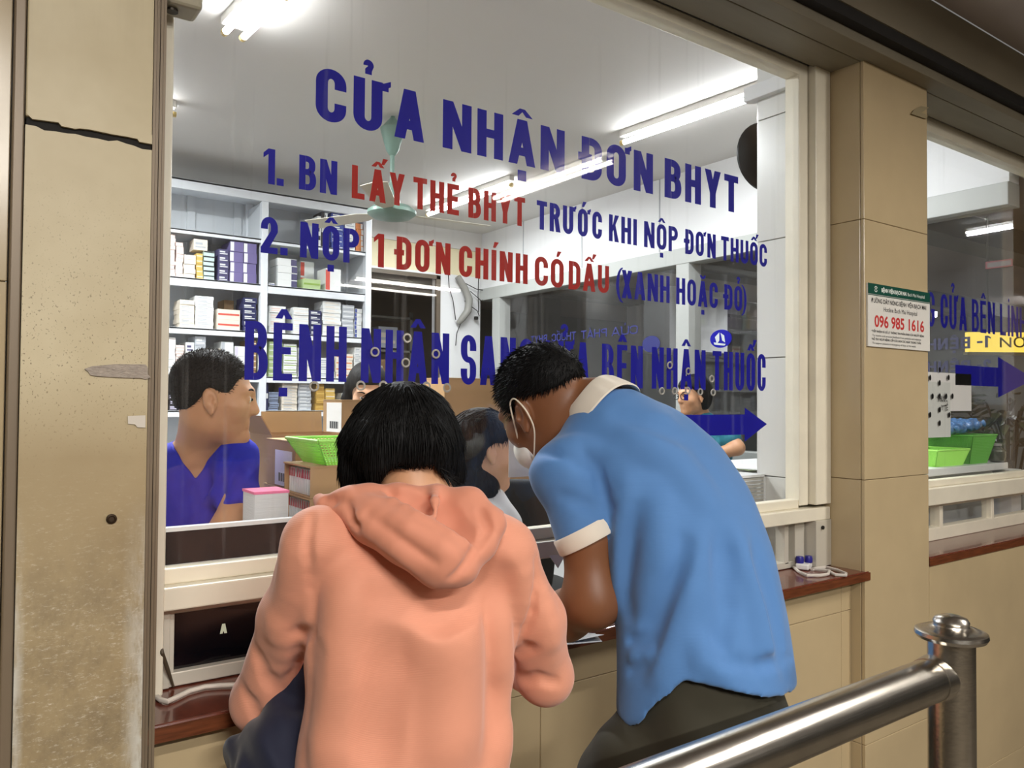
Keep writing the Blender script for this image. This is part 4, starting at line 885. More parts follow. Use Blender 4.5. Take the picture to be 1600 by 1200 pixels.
# ------------------------------------------------------------------ man in the blue polo shirt
def man():
    P = lambda *a: np.array(at(*a))
    rr = np.array((1.,0,0)); g2 = np.array((0,1.,0))
    st_ = [(P(1108,1185,1.45),.180,.138),(P(1106,1112,1.44),.178,.135),(P(1098,1010,1.47),.172,.128),(P(1085,900,1.51),.166,.125),(P(1046,800,1.56),.178,.128),(P(1003,718,1.6),.176,.112),(P(968,660,1.61),.125,.085),(P(937,628,1.62),.066,.066)]
    shL, cfL, elL, foL, wrL = P(882,738,1.52), P(917,836,1.49), P(926,936,1.475), P(884,962,1.55), P(805,985,1.66)
    shR, elR, wrR = np.array((1.26,1.26,1.36)), np.array((1.30,1.36,1.10)), np.array((1.14,1.40,.975))
    nb = P(935,640,1.62)
    H = Head(P(850,636,1.66), (-.137,.871,-.451), (-.249,.35,.86), 1.02)
    B0 = Field((.68,.78,.84), (1.45,1.72,1.66), .0036)
    B0.loft(st_[1:], rr, g2, .02, grow=-.037); B0.chain([shL, cfL, elL], [.048,.048,.049], .02); B0.chain([elL, foL, wrL], [.051,.044,.028], .03); B0.chain([shR, elR, wrR], [.048,.044,.028], .02)
    B0.rc(nb-(0,.03,.05), nb, .058, .056, .03); put_head(B0, H, nb, .058)
    hand(B0, wrL, (-.75,.6,-.15), (0,0,-1), 1.0, .5, 1); hand(B0, wrR, (-.95,.15,-.1), (0,0,-1), 1.0, .5, -1)
    body = skin('person', B0, SKIN_DARK); tag(body, 'man in light blue polo shirt with white collar and face mask, bent over the counter', 'person')
    eyes(H, body)
    S = Field((.80,.72,.84), (1.50,1.48,1.58), .005)
    S.loft(st_, rr, g2, .02); ax_ = np.array((.815,-.58,.007))*.45-np.array((-.019,-.014,1))*.87-np.array((.579,.815,.022))*.15; ax_ /= np.linalg.norm(ax_); sq_ = np.cross(ax_, (0,0,1.)); sq_ /= np.linalg.norm(sq_); S.loft([(shL-ax_*.02,.055,.055),(shL+ax_*.03,.061,.061),(cfL-ax_*.003,.060,.060)], sq_, np.cross(ax_, sq_), .03, e=2.0); S.ell(shL, (.060,.060,.060), .03); S.chain([shR, (shR+elR)/2], [.06,.06], .03)
    S.rc(P(950,660,1.6), shL, .05, .058, .03); S.rc(P(960,660,1.6), shR, .05, .058, .03)
    cn = P(930,632,1.615); t_ = np.array((-.18,.62,.55)); t_ /= np.linalg.norm(t_); S.rc(cn-t_*.13, cn-t_*.078, .088, .076, .03)
    # hem line: lifted at the back
    S.bumpf(waves([((.8,-.4,.45),.17,.0014,.4,1.0),((.5,.6,-.4),.11,.0008,2.1,1.0)]))
    S.folds([([(906,690),(932,735),(950,790),(960,838)],-.007,.012), ([(975,760),(972,830),(968,900),(962,960)],.006,.02), ([(1000,800),(990,880),(985,960)],-.005,.025),
        ([(1100,830),(1075,925),(1030,1055)],.006,.026), ([(1062,850),(1030,950),(1000,1045)],-.006,.026), ([(1030,790),(1022,860),(1005,940)],.004,.026), ([(1150,830),(1182,930),(1202,1040)],.005,.028), ([(1126,850),(1136,950),(1112,1060)],-.006,.028), ([(1180,860),(1206,950),(1226,1050)],-.004,.024),
        ([(958,985),(985,1000),(1012,996)],-.009,.012), ([(960,1018),(990,1030),(1015,1022)],.006,.013), ([(958,1048),(985,1050),(1005,1040)],-.006,.012), ([(1085,1000),(1100,1035),(1140,1055)],.004,.022),
        ([(845,705),(880,712),(925,735)],-.004,.014), ([(858,690),(900,690),(950,705)],.003,.02), ([(880,775),(915,790),(950,795)],-.003,.016), ([(1000,690),(1060,720),(1110,790)],.003,.035), ([(970,650),(1030,665),(1080,690)],-.002,.03), ([(1130,1030),(1180,1042),(1235,1030)],-.004,.014)])
    hs, hz = [.19,.21,.225,.238,.252,.297,.37,.44,.54], [.878,.882,.893,.918,.940,.982,.968,.946,.928]
    S.cut(lambda x, y, z: (np.interp(x*.816-y*.578+0*z, hs, hz)-z))
    SB = mat('sky_blue_knit', (80,127,184), .8, sheen=.2, wave=('Z', 160, .06)); WK = mat('cream_white_knit', (232,222,206), .8, sheen=.2)
    skin('shirt', S, SB, body, 6)
    # white cuff band and collar
    c1 = cfL+ax_*.000; sx_ = np.cross(ax_, (0,0,1.)); sx_ /= np.linalg.norm(sx_); sy_ = np.cross(ax_, sx_)
    g = G(); prof = [(.0612,-.018),(.0632,-.015),(.0640,.010),(.0618,.014),(.057,.012),(.055,-.012)]; n = 40; vs = []; fs = []
    for k in range(n):
        a = 2*PI*k/n; vs += [c1+ax_*z_+r_*(math.cos(a)*sx_+math.sin(a)*sy_) for r_, z_ in prof]
    for k in range(n):
        for j in range(6): fs.append((k*6+j, k*6+(j+1)%6, ((k+1)%n)*6+(j+1)%6, ((k+1)%n)*6+j))
    g.add(vs, fs).obj('sleeve_cuff', WK, body, smooth=True)['label'] = 'white sleeve cuff'
    cn = P(930,632,1.615); t_ = np.array((-.18,.62,.55)); t_ /= np.linalg.norm(t_); e1 = np.array((1,.0,.32)); e1 = e1-t_*(e1@t_); e1 /= np.linalg.norm(e1); e2 = np.cross(t_, e1)
    prof = [(.062,.010),(.067,.013),(.072,.006),(.080,-.015),(.087,-.036),(.085,-.039),(.076,-.022),(.064,-.018)]; vs = []; fs = []; n = 44; m_ = len(prof)
    for i in range(n):
        a = 2*PI*i/n; vs += [cn+r_*(math.cos(a)*e1+math.sin(a)*e2)+t_*(z_+.004*math.sin(3*a)) for r_, z_ in prof]
    for i in range(n):
        for j in range(m_): fs.append((i*m_+j, i*m_+(j+1)%m_, ((i+1)%n)*m_+(j+1)%m_, ((i+1)%n)*m_+j))
    G().add(vs, fs).obj('collar', WK, body, smooth=True)['label'] = 'white shirt collar'
    # short black hair
    Hr = Field(H.c-.16, H.c+.16, .0035)
    Hr.ell(H.w((0,-.016,.040)), np.array((.082,.101,.089))*1.02, .02, H.A); hair_line(H, Hr, [(-.12,.018),(-.09,.010),(-.06,.014),(-.035,.022),(-.01,.034),(.012,.022),(.03,-.004),(.042,.0),(.05,.05),(.07,.066),(.11,.07)])
    upv = H.A[2]; fwv = H.A[1]
    dr = lambda p, n: n*.42+upv*-.25+fwv*.55+np.random.default_rng(int(abs(p[1]*1e6))%9999).normal(0,.14,3)
    hair_skin('hair', Hr, HAIR_BLACK, body, 6500, dr, .014, .0009, 7, .0, 2, 0, 3)
    # face mask with ear loops (his left side faces the room)
    M_ = Field(H.c-.17, H.c+.17, .004)
    M_.ell(H.w((0,.056,-.070)), (.060,.056,.044), .02, H.A); M_.ell(H.w((0,.082,-.05)), (.028,.036,.026), .03, H.A)
    M_.cut(lambda x, y, z: H.loc(x,y,z)[2]+.022); M_.cut(lambda x, y, z: .045-H.loc(x,y,z)[1]+.0*z)
    mk = skin('face_mask', M_, mat('white_mask', (226,224,218), .7), body); mk['label'] = 'white face mask with ear loops'
    for sx in (-1, 1):
        G().tube(curve_pts([H.w(p) for p in ((sx*.060,.055,-.045),(sx*.072,.034,-.018),(sx*.082,.014,.016),(sx*.086,.002,.030),(sx*.090,-.014,.030),(sx*.092,-.025,.012),(sx*.090,-.028,-.012),(sx*.082,-.018,-.040),(sx*.070,.012,-.068),(sx*.056,.045,-.092))]), .0017, 6).obj('ear_loop', mat('white_elastic', (236,226,206), .7), body, smooth=True)
    # trousers
    T = Field((.80,.62,.0), (1.55,1.45,1.0), .007)
    hp = st_[1][0]; T.loft([(hp-(0,-.02,.16),.172,.135),(hp-(0,-.01,.08),.172,.132),(hp+(0,0,.0),.164,.126),(hp+(0,.02,.11),.144,.104)], rr, g2, .02)
    fL, fR = np.array((hp[0]-.10, hp[1]+.02, 0)), np.array((hp[0]+.12, hp[1]-.02, 0))
    legs(T, hp-rr*.09-(0,-.03,.13), hp+rr*.09-(0,-.02,.13), fL, fR, .086, .074, .060); T.rc(P(985,1180,1.40), P(960,1235,1.42), .07, .075, .04)
    T.bumpf(waves([((.5,.2,.8),.14,.003,.4,1.0),((.8,.2,-.4),.09,.0018,2.1,1.0)]))
    tr = skin('trousers', T, mat('olive_trousers', (46,42,27), .85, sheen=.1), body, 2)
    shoes('shoe', mat('dark_shoe', (30,28,28), .5), body, [fL, fR], g2)
man()
# ------------------------------------------------------------------ shelving with medicine boxes
SHW = mat('white_shelf_metal', (222,226,230), .4)
SF, SBk = 5.05, 5.42
sh = empty('shelving_unit', (1.62, 5.2, 0), 'tall white metal shelving full of medicine boxes against the back wall', 'shelf')
for x in (.86, 1.597, 2.327):
    B(x, x+.045, SF-.001, SF+.045, 0, 2.7345).obj('post', SHW, sh, bevel=.003); B(x, x+.045, SBk-.04, SBk, 0, 2.784).obj('post', SHW, sh, bevel=.003)
SHELF_Z = [2.49, 2.195, 1.888, 1.60, 1.38, 1.08, .78, .46, .12]
for i, z in enumerate(SHELF_Z):
    t = .028 if i == 0 else (.055 if i in (1,) else .040)
    g = B(.90, 2.33, SF+.004, SBk, z-.012, z); g.box(.90, 2.33, SF+.004, SF+.022, z-t, z); g.obj('shelf', SHW, sh, bevel=.002)
g = B(.86, 2.37, SF, SBk, 2.785, 2.80); g.box(.86, 2.37, SF, SF+.03, 2.735, 2.80); g.obj('top_rail', SHW, sh, bevel=.003)
g = B(.86, 2.37, SBk-.004, SBk, .1, 2.79); 
for x in (1.22, 1.52, 1.98): g.box(x, x+.05, SBk-.02, SBk-.004, .1, 2.79)
g.obj('back_panel', mat('grey_white_panel', (206,210,213), .5), sh)
for x in (1.597, 2.33):
    B(x+.012, x+.03, SF+.045, SBk-.04, .1, 2.74).obj('side_panel', mat('grey_white_panel', (206,210,213), .5), sh)
BX = {}
def bmat(k):
    cols = dict(white=(226,228,226), cream=(226,216,200), pink=(226,204,196), purple=(112,102,150), dpurple=(78,74,110), navy=(36,40,84), blue=(58,76,150), teal=(190,214,206), yellow=(212,176,92), ochre=(186,146,66), orange=(216,132,70), green=(136,168,70), lgreen=(174,196,140), grey=(176,180,186), red=(206,84,70), dark=(48,46,52), brown=(150,120,84), bluegrey=(134,146,170), lav=(206,200,220), black=(40,40,44))
    return mat('carton_'+k, cols[k], .55)
PLACES = {0:'top',1:'second',2:'third',3:'fourth',4:'fifth'}
def medbox(w, d, h, main, band, style):
    """one carton: body with a printed band or end panel as a second material"""
    key = (round(w,3), round(d,3), round(h,4), main, band, style)
    if key in BX: return BX[key]
    g = B(-w/2, w/2, 0, d, 0, h); me = bpy.data.meshes.new('medicine_box'); v, f = list(g.v), list(g.f); nb = len(f)
    def q(x0, x1, z0, z1):
        n = len(v); v.extend([(x0,-.0006,z0),(x1,-.0006,z0),(x1,-.0006,z1),(x0,-.0006,z1)]); f.append((n,n+1,n+2,n+3))
    if style == 'line': q(-w*.47, w*.47, h*.42, h*.60)
    elif style == 'end': q(-w*.5, -w*.22, h*.06, h*.94)
    elif style == 'rend': q(w*.2, w*.5, h*.06, h*.94)
    elif style == 'text': q(-w*.38, w*.15, h*.5, h*.72); q(-w*.38, w*.38, h*.22, h*.36)
    elif style == 'top': q(-w*.5, w*.5, h*.72, h*.98)
    me.from_pydata(v, [], f); me.materials.append(bmat(main)); me.materials.append(bmat(band))
    for i, p in enumerate(me.polygons): p.material_index = 1 if i >= nb else 0
    BX[key] = me; return me
rb = random.Random(11)
def stack(si, x0, x1, ztop, n, main, band, style, label, dy=.03, depth=.16, cols=1, z0=None):
    z0 = SHELF_Z[si] if z0 is None else z0
    h = (ztop-z0)/n; w = (x1-x0)/cols
    for i in range(n):
        for c in range(cols):
            o = bpy.data.objects.new('medicine_box', medbox(w-.003, depth, h-.0012, main, band, style)); C.objects.link(o)
            o.location = (x0+w*(c+.5)+rb.uniform(-.003,.003), SF+dy+rb.uniform(0,.008), z0+h*i+.0004); o.rotation_euler.z = rb.uniform(-.03,.03)
            tag(o, label, 'medicine box', label.replace('medicine box', 'boxes'))
S = stack
S(0, 1.985, 2.012, 2.70, 1, 'white','dark','text','thin white medicine box standing beside dark ones on the top shelf'); S(0, 2.014, 2.034, 2.735, 1, 'dark','white','line','thin dark medicine box standing on the top shelf'); S(0, 2.036, 2.056, 2.725, 1, 'white','dark','end','thin white medicine box right of a dark one on the top shelf', .02)
S(0, 2.085, 2.178, 2.74, 6, 'blue','white','text','blue medicine box stacked on the top shelf of the right bay'); S(0, 2.182, 2.262, 2.70, 4, 'white','grey','text','white medicine box stacked between blue and orange ones on the top shelf'); S(0, 2.266, 2.322, 2.69, 5, 'orange','white','rend','orange and white medicine box at the right end of the top shelf')
S(1, 1.0, 1.083, 2.455, 11, 'pink','cream','line','pinkish medicine box in the tallest stack at the left end of the second shelf'); S(1, 1.086, 1.130, 2.41, 9, 'pink','white','line','pinkish medicine box in the narrow stack on the second shelf'); S(1, 1.133, 1.203, 2.34, 5, 'cream','white','text','cream medicine box in a low stack on the second shelf')
S(1, 1.207, 1.247, 2.355, 5, 'yellow','cream','line','yellow medicine box stacked beside the teal ones on the second shelf'); S(1, 1.249, 1.315, 2.375, 6, 'teal','dark','top','pale teal medicine box with dark top stripe on the second shelf'); S(1, 1.19, 1.275, 2.445, 1, 'cream','grey','text','cream medicine box lying on top of the yellow stack on the second shelf', .03, .12, 1, 2.377)
S(1, 1.337, 1.402, 2.40, 5, 'dpurple','white','text','dark purple medicine box in the left stack of purple ones on the second shelf'); S(1, 1.407, 1.575, 2.455, 4, 'purple','white','end','purple medicine box in the big stack by the middle post', .02, .2, 2)
S(1, 1.66, 1.70, 2.215, 1, 'white','blue','line','small flat white medicine box by the middle post on the second shelf'); S(1, 1.716, 1.848, 2.385, 4, 'white','dpurple','rend','white medicine box with dark round end marks on the second shelf'); S(1, 1.886, 2.008, 2.265, 1, 'lgreen','green','line','green medicine box lying at the front of the second shelf', .02); S(1, 1.93, 2.03, 2.41, 2, 'white','red','end','white medicine box with red end behind the green one', .19, .14); S(1, 2.048, 2.16, 2.352, 1, 'white','red','end','white medicine box with red stripe standing right of the green one')
S(2, 1.0, 1.048, 2.06, 6, 'cream','yellow','rend','cream and yellow medicine box at the left edge of the third shelf'); S(2, 1.112, 1.2, 2.06, 6, 'cream','grey','text','cream medicine box in the shorter of two stacks on the third shelf left bay'); S(2, 1.204, 1.314, 2.092, 9, 'white','grey','text','white medicine box in the taller stack on the third shelf left bay'); S(2, 1.335, 1.478, 2.02, 2, 'cream','red','line','cream carton with thin red line on the third shelf'); S(2, 1.425, 1.49, 2.10, 1, 'brown','grey','line','plain brownish carton standing beside the navy stack', .2, .14); S(2, 1.495, 1.583, 2.105, 6, 'navy','white','text','navy medicine box with white print left of the middle post on the third shelf')
S(2, 1.662, 1.772, 2.065, 4, 'white','pink','text','white medicine box in the stack right of the middle post on the third shelf'); S(2, 1.826, 1.932, 2.068, 7, 'white','cream','line','white medicine box in the second stack of the right bay, third shelf'); S(2, 1.938, 2.024, 2.055, 5, 'navy','white','text','navy medicine box in the right bay of the third shelf'); S(2, 2.03, 2.162, 2.125, 9, 'white','cream','text','white medicine box in the tallest stack of the right bay, third shelf'); S(2, 2.17, 2.258, 2.11, 7, 'grey','white','line','grey medicine box right of the tallest stack on the third shelf'); S(2, 2.264, 2.32, 2.09, 7, 'white','blue','end','white medicine box with blue end at the right end of the third shelf')
S(3, 1.005, 1.045, 1.79, 8, 'white','pink','line','white medicine box at the left edge of the fourth shelf'); S(3, 1.048, 1.094, 1.825, 10, 'white','pink','line','white medicine box in a narrow tall stack on the fourth shelf'); S(3, 1.097, 1.146, 1.78, 10, 'pink','white','line','pinkish medicine box in a narrow stack on the fourth shelf'); S(3, 1.15, 1.20, 1.80, 3, 'white','dpurple','text','white medicine box with purple print on the fourth shelf'); S(3, 1.204, 1.27, 1.84, 4, 'grey','white','text','grey medicine box on the fourth shelf left bay'); S(3, 1.274, 1.335, 1.76, 2, 'white','grey','text','squat white medicine box on the fourth shelf above the pharmacist'); S(3, 1.34, 1.362, 1.77, 2, 'cream','grey','line','narrow cream medicine box on the fourth shelf above the pharmacist'); S(3, 1.367, 1.445, 1.815, 3, 'white','grey','end','white medicine box in the left stack behind the pharmacist head'); S(3, 1.449, 1.52, 1.79, 3, 'white','lav','end','white medicine box with slanted mark behind the pharmacist head'); S(3, 1.524, 1.585, 1.83, 6, 'brown','cream','line','brown medicine box left of the middle post on the fourth shelf')
S(3, 1.665, 1.755, 1.83, 6, 'lgreen','white','line','greenish medicine box right of the middle post on the fourth shelf'); S(3, 1.765, 1.855, 1.82, 7, 'white','green','line','white medicine box with green line on the fourth shelf'); S(3, 1.87, 1.975, 1.80, 5, 'white','cream','text','white medicine box in the middle of the right bay, fourth shelf'); S(3, 1.985, 2.12, 1.737, 3, 'white','grey','text','low wide white medicine box on the fourth shelf right bay'); S(3, 2.13, 2.255, 1.77, 4, 'cream','orange','line','cream medicine box with orange line on the fourth shelf'); S(3, 2.264, 2.32, 1.82, 6, 'white','grey','text','white medicine box at the right end of the fourth shelf')
S(4, 1.0, 1.055, 1.57, 5, 'dpurple','white','text','small dark purple medicine box at the left edge of the fifth shelf'); S(4, 1.06, 1.115, 1.55, 5, 'dark','lav','text','small dark medicine box on the fifth shelf left bay'); S(4, 1.12, 1.175, 1.53, 4, 'bluegrey','white','text','bluish medicine box on the fifth shelf left bay'); S(4, 1.18, 1.3, 1.5, 3, 'white','dpurple','line','white medicine box on the fifth shelf behind the pharmacist'); S(4, 1.32, 1.5, 1.52, 4, 'grey','white','line','grey medicine box on the fifth shelf behind the pharmacist')
S(4, 1.648, 1.664, 1.565, 1, 'navy','white','line','slim navy box file at the middle post on the fifth shelf'); S(4, 1.670, 1.735, 1.50, 5, 'bluegrey','dark','line','blue grey medicine box beside the navy file on the fifth shelf'); S(4, 1.757, 1.862, 1.565, 9, 'cream','grey','text','cream medicine box in a tall stack on the fifth shelf right bay'); S(4, 1.868, 1.958, 1.562, 8, 'grey','white','text','pale grey medicine box in a tall stack on the fifth shelf right bay'); S(4, 1.99, 2.05, 1.56, 4, 'ochre','yellow','line','ochre medicine box in the left yellow stack on the fifth shelf'); S(4, 2.055, 2.125, 1.53, 4, 'yellow','cream','line','yellow medicine box in the right yellow stack on the fifth shelf'); S(4, 2.18, 2.31, 1.50, 3, 'white','grey','text','white medicine box at the right end of the fifth shelf')
o = G().poly([(2.060,5.065,2.4905),(2.078,5.24,2.4905),(2.078,5.24,2.72),(2.060,5.065,2.68)], (.003,0,0)).obj('white_board', WHITE_PAPER); tag(o, 'thin white board leaning in front of the blue boxes on the top shelf', 'board')
# dark goods of the back room seen through the opening
for i, (x, z, w, h, c) in enumerate(((2.9,1.25,.24,.3,'brown'),(3.15,1.25,.22,.24,'dark'),(3.4,1.25,.2,.30,'brown'),(2.95,1.62,.22,.2,'grey'),(3.25,1.62,.3,.22,'brown'),(3.0,1.95,.3,.16,'dark'),(3.35,1.95,.2,.2,'grey'))):
    o = bpy.data.objects.new('storage_box', medbox(w, .25, h, c, 'cream', 'text')); C.objects.link(o); o.location = (x, 6.75, z)
    tag(o, ['low','low','low','middle','middle','upper','upper'][i]+' shelf storage box, '+c+', '+['left','centre','right','left','right','left','right'][i]+' one behind the wall opening', 'box')
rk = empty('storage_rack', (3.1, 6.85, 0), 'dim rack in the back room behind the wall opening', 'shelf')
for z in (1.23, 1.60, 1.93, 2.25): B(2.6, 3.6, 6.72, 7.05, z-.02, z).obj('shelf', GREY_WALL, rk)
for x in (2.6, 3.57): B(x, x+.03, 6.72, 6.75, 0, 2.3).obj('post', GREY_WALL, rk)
# conduit with loose wires on the pier
cd = empty('conduit_pipe', (3.68, 5.88, 2.15), 'bent grey conduit with dangling wires on the white pier', 'pipe')
G().tube([on(715,432,1,5.84), on(726,450,1,5.84), on(733,468,1,5.83), on(731,486,1,5.83), on(722,498,1,5.84), on(716,505,1,5.87)], [.028,.03,.034,.034,.030,.022], 10).obj('elbow_pipe', mat('conduit_grey', (140,138,132), .5), cd, smooth=True)
for pts in (((722,440),(745,452),(766,455),(782,452)), ((726,470),(738,480),(746,486),(749,494)), ((712,500),(708,470),(702,450),(700,420)), ((720,505),(714,520),(712,540)), ((735,455),(752,470),(765,462),(776,454)), ((748,430),(747,460),(748,488))):
    G().tube([on(x, y, 1, 5.85) for x, y in pts], .004, 5).obj('wire', DARK, cd, smooth=True)
B(*[v for p in zip(on(744,497,1,5.86)-.014, on(744,497,1,5.86)+.014) for v in p]).obj('junction_clip', DARK, cd)

# ------------------------------------------------------------------ ceiling fan
FG = mat('pale_green_enamel', (128,158,146), .35)
fc = np.array((1.86, 3.72, 2.95)); fn_ = empty('ceiling_fan', tuple(fc), 'pale green ceiling fan hanging from the pharmacy ceiling', 'fan')
Lt = lambda prof: G().lathe([(r, z) for r, z in prof], (fc[0], fc[1], 0), 24)
Lt([(.012,2.945),(.05,2.90),(.066,2.885),(.06,2.86),(.034,2.77),(.018,2.745),(.012,2.742)]).obj('canopy', FG, fn_, smooth=True); Lt([(.012,2.95),(.012,2.50)]).obj('rod', FG, fn_, smooth=True)
Lt([(.013,2.60),(.022,2.585),(.04,2.52),(.046,2.485)]).obj('lower_cover', FG, fn_, smooth=True); Lt([(.04,2.487),(.10,2.470),(.128,2.448),(.128,2.432),(.10,2.412),(.04,2.404),(.005,2.402)]).obj('motor', FG, fn_, smooth=True)
for k in range(3):
    a = math.radians(-125+120*k); d = Vector((math.cos(a), math.sin(a), 0)); s_ = Vector((-d.y, d.x, 0)); c0 = Vector((fc[0], fc[1], 2.436))
    g = G().poly([c0+d*.12+s_*.022+Vector((0,0,.004)), c0+d*.2+s_*.05+Vector((0,0,.008)), c0+d*.56+s_*.062+Vector((0,0,.010)), c0+d*.585+s_*.0, c0+d*.56-s_*.062-Vector((0,0,.010)), c0+d*.2-s_*.05-Vector((0,0,.008)), c0+d*.12-s_*.022-Vector((0,0,.004))], (0,0,.002)); g.obj('blade', mat('cream_enamel', (214,207,188), .4), fn_)
# dark round fitting behind the white pillar
p = at(1198,245,2.9); wdsc = empty('round_wall_fitting', tuple(p), 'round black fitting half hidden behind the white tiled pillar', 'fitting')
g = G().lathe([(.004,-.03),(.06,-.026),(.105,-.012),(.128,0),(.13,.006),(.12,.012),(.004,.012)], (0,0,0), 32, 'Y'); o = g.obj('disc', BLACK, None, smooth=True); o.location = tuple(p); o.rotation_euler.z = -.25; o.parent = wdsc; o.matrix_parent_inverse = Matrix.Translation(wdsc.location).inverted()
G().tube([p+(0,.01,0), (p[0]+.02, 1.8, p[2]), (p[0]+.02, 1.672, p[2])], .012, 8).obj('arm', BLACK, wdsc, smooth=True)

# ------------------------------------------------------------------ inner desks and what lies on them
DESK = mat('white_laminate', (218,219,218), .4); CB = mat('brown_cardboard', (176,140,98), .75, var=(5, .06, (1,1,1))); CBI = mat('cardboard_edge', (198,164,118), .75)
dk = empty('inner_desk', (.72, 1.9, 0), 'white inner desk behind the left part of the big window', 'desk')
g = B(.31, 1.15, 1.548, 1.935, 1.115, 1.143); g.box(.76, 1.09, 1.935, 2.69, 1.115, 1.143); g.obj('desk_top', DESK, dk, bevel=.003)
g = B(.32, 1.14, 1.56, 1.58, .1, 1.115); g.obj('front_board', DESK, dk)
for x, y in ((.34,1.88),(.79,2.63),(1.04,2.63),(1.1,1.6)): B(x, x+.04, y, y+.04, 0, 1.115).obj('leg', SHW, dk)
bp_ = empty('black_panel', (.6, 1.556, 1.143), 'low black panel with white top edge inside the left end of the big window', 'panel')
B(.312, .95, 1.552, 1.566, 1.1435, 1.204).obj('panel_body', mat('matt_black', (14,14,16), .7, spec=.1), bp_); B(.312, .95, 1.550, 1.569, 1.204, 1.2115).obj('top_edge', DESK, bp_)
def carton(name, x0, x1, y0, y1, z0, z1, label, cat='cardboard box', tape=True, lab=None):
    e = empty(name, ((x0+x1)/2, (y0+y1)/2, z0), label, cat)
    B(x0, x1, y0, y1, z0, z1-.003).obj('box_body', CB, e, bevel=.002)
    g = B(x0-.001, (x0+x1)/2-.001, y0-.001, y1+.001, z1-.003, z1); g.box((x0+x1)/2+.001, x1+.001, y0-.001, y1+.001, z1-.003, z1); g.obj('top_flaps', CBI, e)
    if tape: B((x0+x1)/2-.025, (x0+x1)/2+.025, y0-.0015, y0-.0008, z1-.05, z1).obj('tape', mat('clear_brown_tape', (150,112,72), .25), e)
    if lab:
        B(x0-.0016, x0-.0008, y0+lab[0], y0+lab[1], z0+lab[2], z0+lab[3]).obj('paper_label', WHITE_PAPER, e)
        g = G(); n = 9
        for k in range(n):
            yy = y0+lab[0]+(lab[1]-lab[0])*(.2+.6*k/n); g.box(x0-.002, x0-.0016, yy, yy+(lab[1]-lab[0])*.035*(1+k%2), z0+lab[2]+(lab[3]-lab[2])*.12, z0+lab[2]+(lab[3]-lab[2])*.36)
        g.obj('barcode', BLACK, e)
    return e
carton('carton', .765, 1.04, 2.10, 2.34, 1.2005, 1.335, 'taped brown carton with a white barcode label behind the green basket', lab=(.02,.16,.005,.105))
carton('carton', .765, 1.06, 2.10, 2.36, 1.1435, 1.20, 'flat brown carton underneath the labelled one')
e = empty('open_carton', (.93, 2.52, 1.1435), 'open brown carton with its back flap standing up', 'cardboard box')
g = B(.80, 1.06, 2.40, 2.404, 1.1435, 1.34); g.box(.80, 1.06, 2.62, 2.624, 1.1435, 1.34); g.box(.80, .804, 2.404, 2.62, 1.1435, 1.34); g.box(1.056, 1.06, 2.404, 2.62, 1.1435, 1.34); g.box(.80, 1.06, 2.40, 2.62, 1.1435, 1.147); g.obj('box_body', CB, e)
G().poly([(.84,2.62,1.34),(1.05,2.62,1.34),(1.05,2.63,1.41),(.84,2.63,1.41)], (0,.004,0)).obj('raised_flap', CBI, e); G().poly([(.80,2.404,1.34),(.80,2.62,1.34),(.765,2.62,1.40),(.765,2.404,1.40)], (.004,0,0)).obj('raised_flap', CB, e)
for i, x in enumerate((.665,.70,.735)):
    pass
# two cartons of red and white packets, open toward the left
RW = bmat('white'); RR = bmat('red'); DR = mat('carton_crimson', (176,60,66), .5)
for zi, (z0, z1, lb) in enumerate(((1.1435,1.2155,'lower'), (1.216,1.292,'upper'))):
    e = empty('packet_carton', (.82, 1.87, z0), lb+' of two open cartons of red and white packets under the green basket', 'cardboard box')
    g = B(.69, .95, 1.79, 1.793, z0, z1); g.box(.69, .95, 1.967, 1.97, z0, z1); g.box(.947, .95, 1.793, 1.967, z0, z1); g.box(.69, .95, 1.793, 1.967, z0, z0+.003); g.box(.688, .952, 1.788, 1.972, z1-.004, z1); g.obj('box_body', CB, e)
    n = 11
    for k in range(n):
        lean = .35 if (zi == 1 and 5 <= k <= 7) else 0
        yy = 1.797+.0152*k; h = z1-z0-.012
        v = [(.700,yy,z0+.0035),(.70,yy+.012,z0+.0035),(.70,yy+.012-lean*.02,z0+h*.72),(.70,yy+.008-lean*.03,z0+h),(.70,yy+.004-lean*.03,z0+h),(.70,yy-lean*.02,z0+h*.72)]
        me_g = G().poly(v, (.12,0,0)); o = me_g.obj('medicine_packet', RW)
        tag(o, 'white packet with a pointed red top packed in the '+lb+' open carton', 'packet', 'packets in the '+lb+' carton')
        gg = G().poly([(.6994,v[5][1]+.001,v[5][2]-.004),(.6994,v[2][1]-.001,v[2][2]-.004),(.6994,v[3][1],v[3][2]),(.6994,v[4][1],v[4][2])], (-.0006,0,0)); gg.obj('red_top', DR, o).matrix_parent_inverse = Matrix()
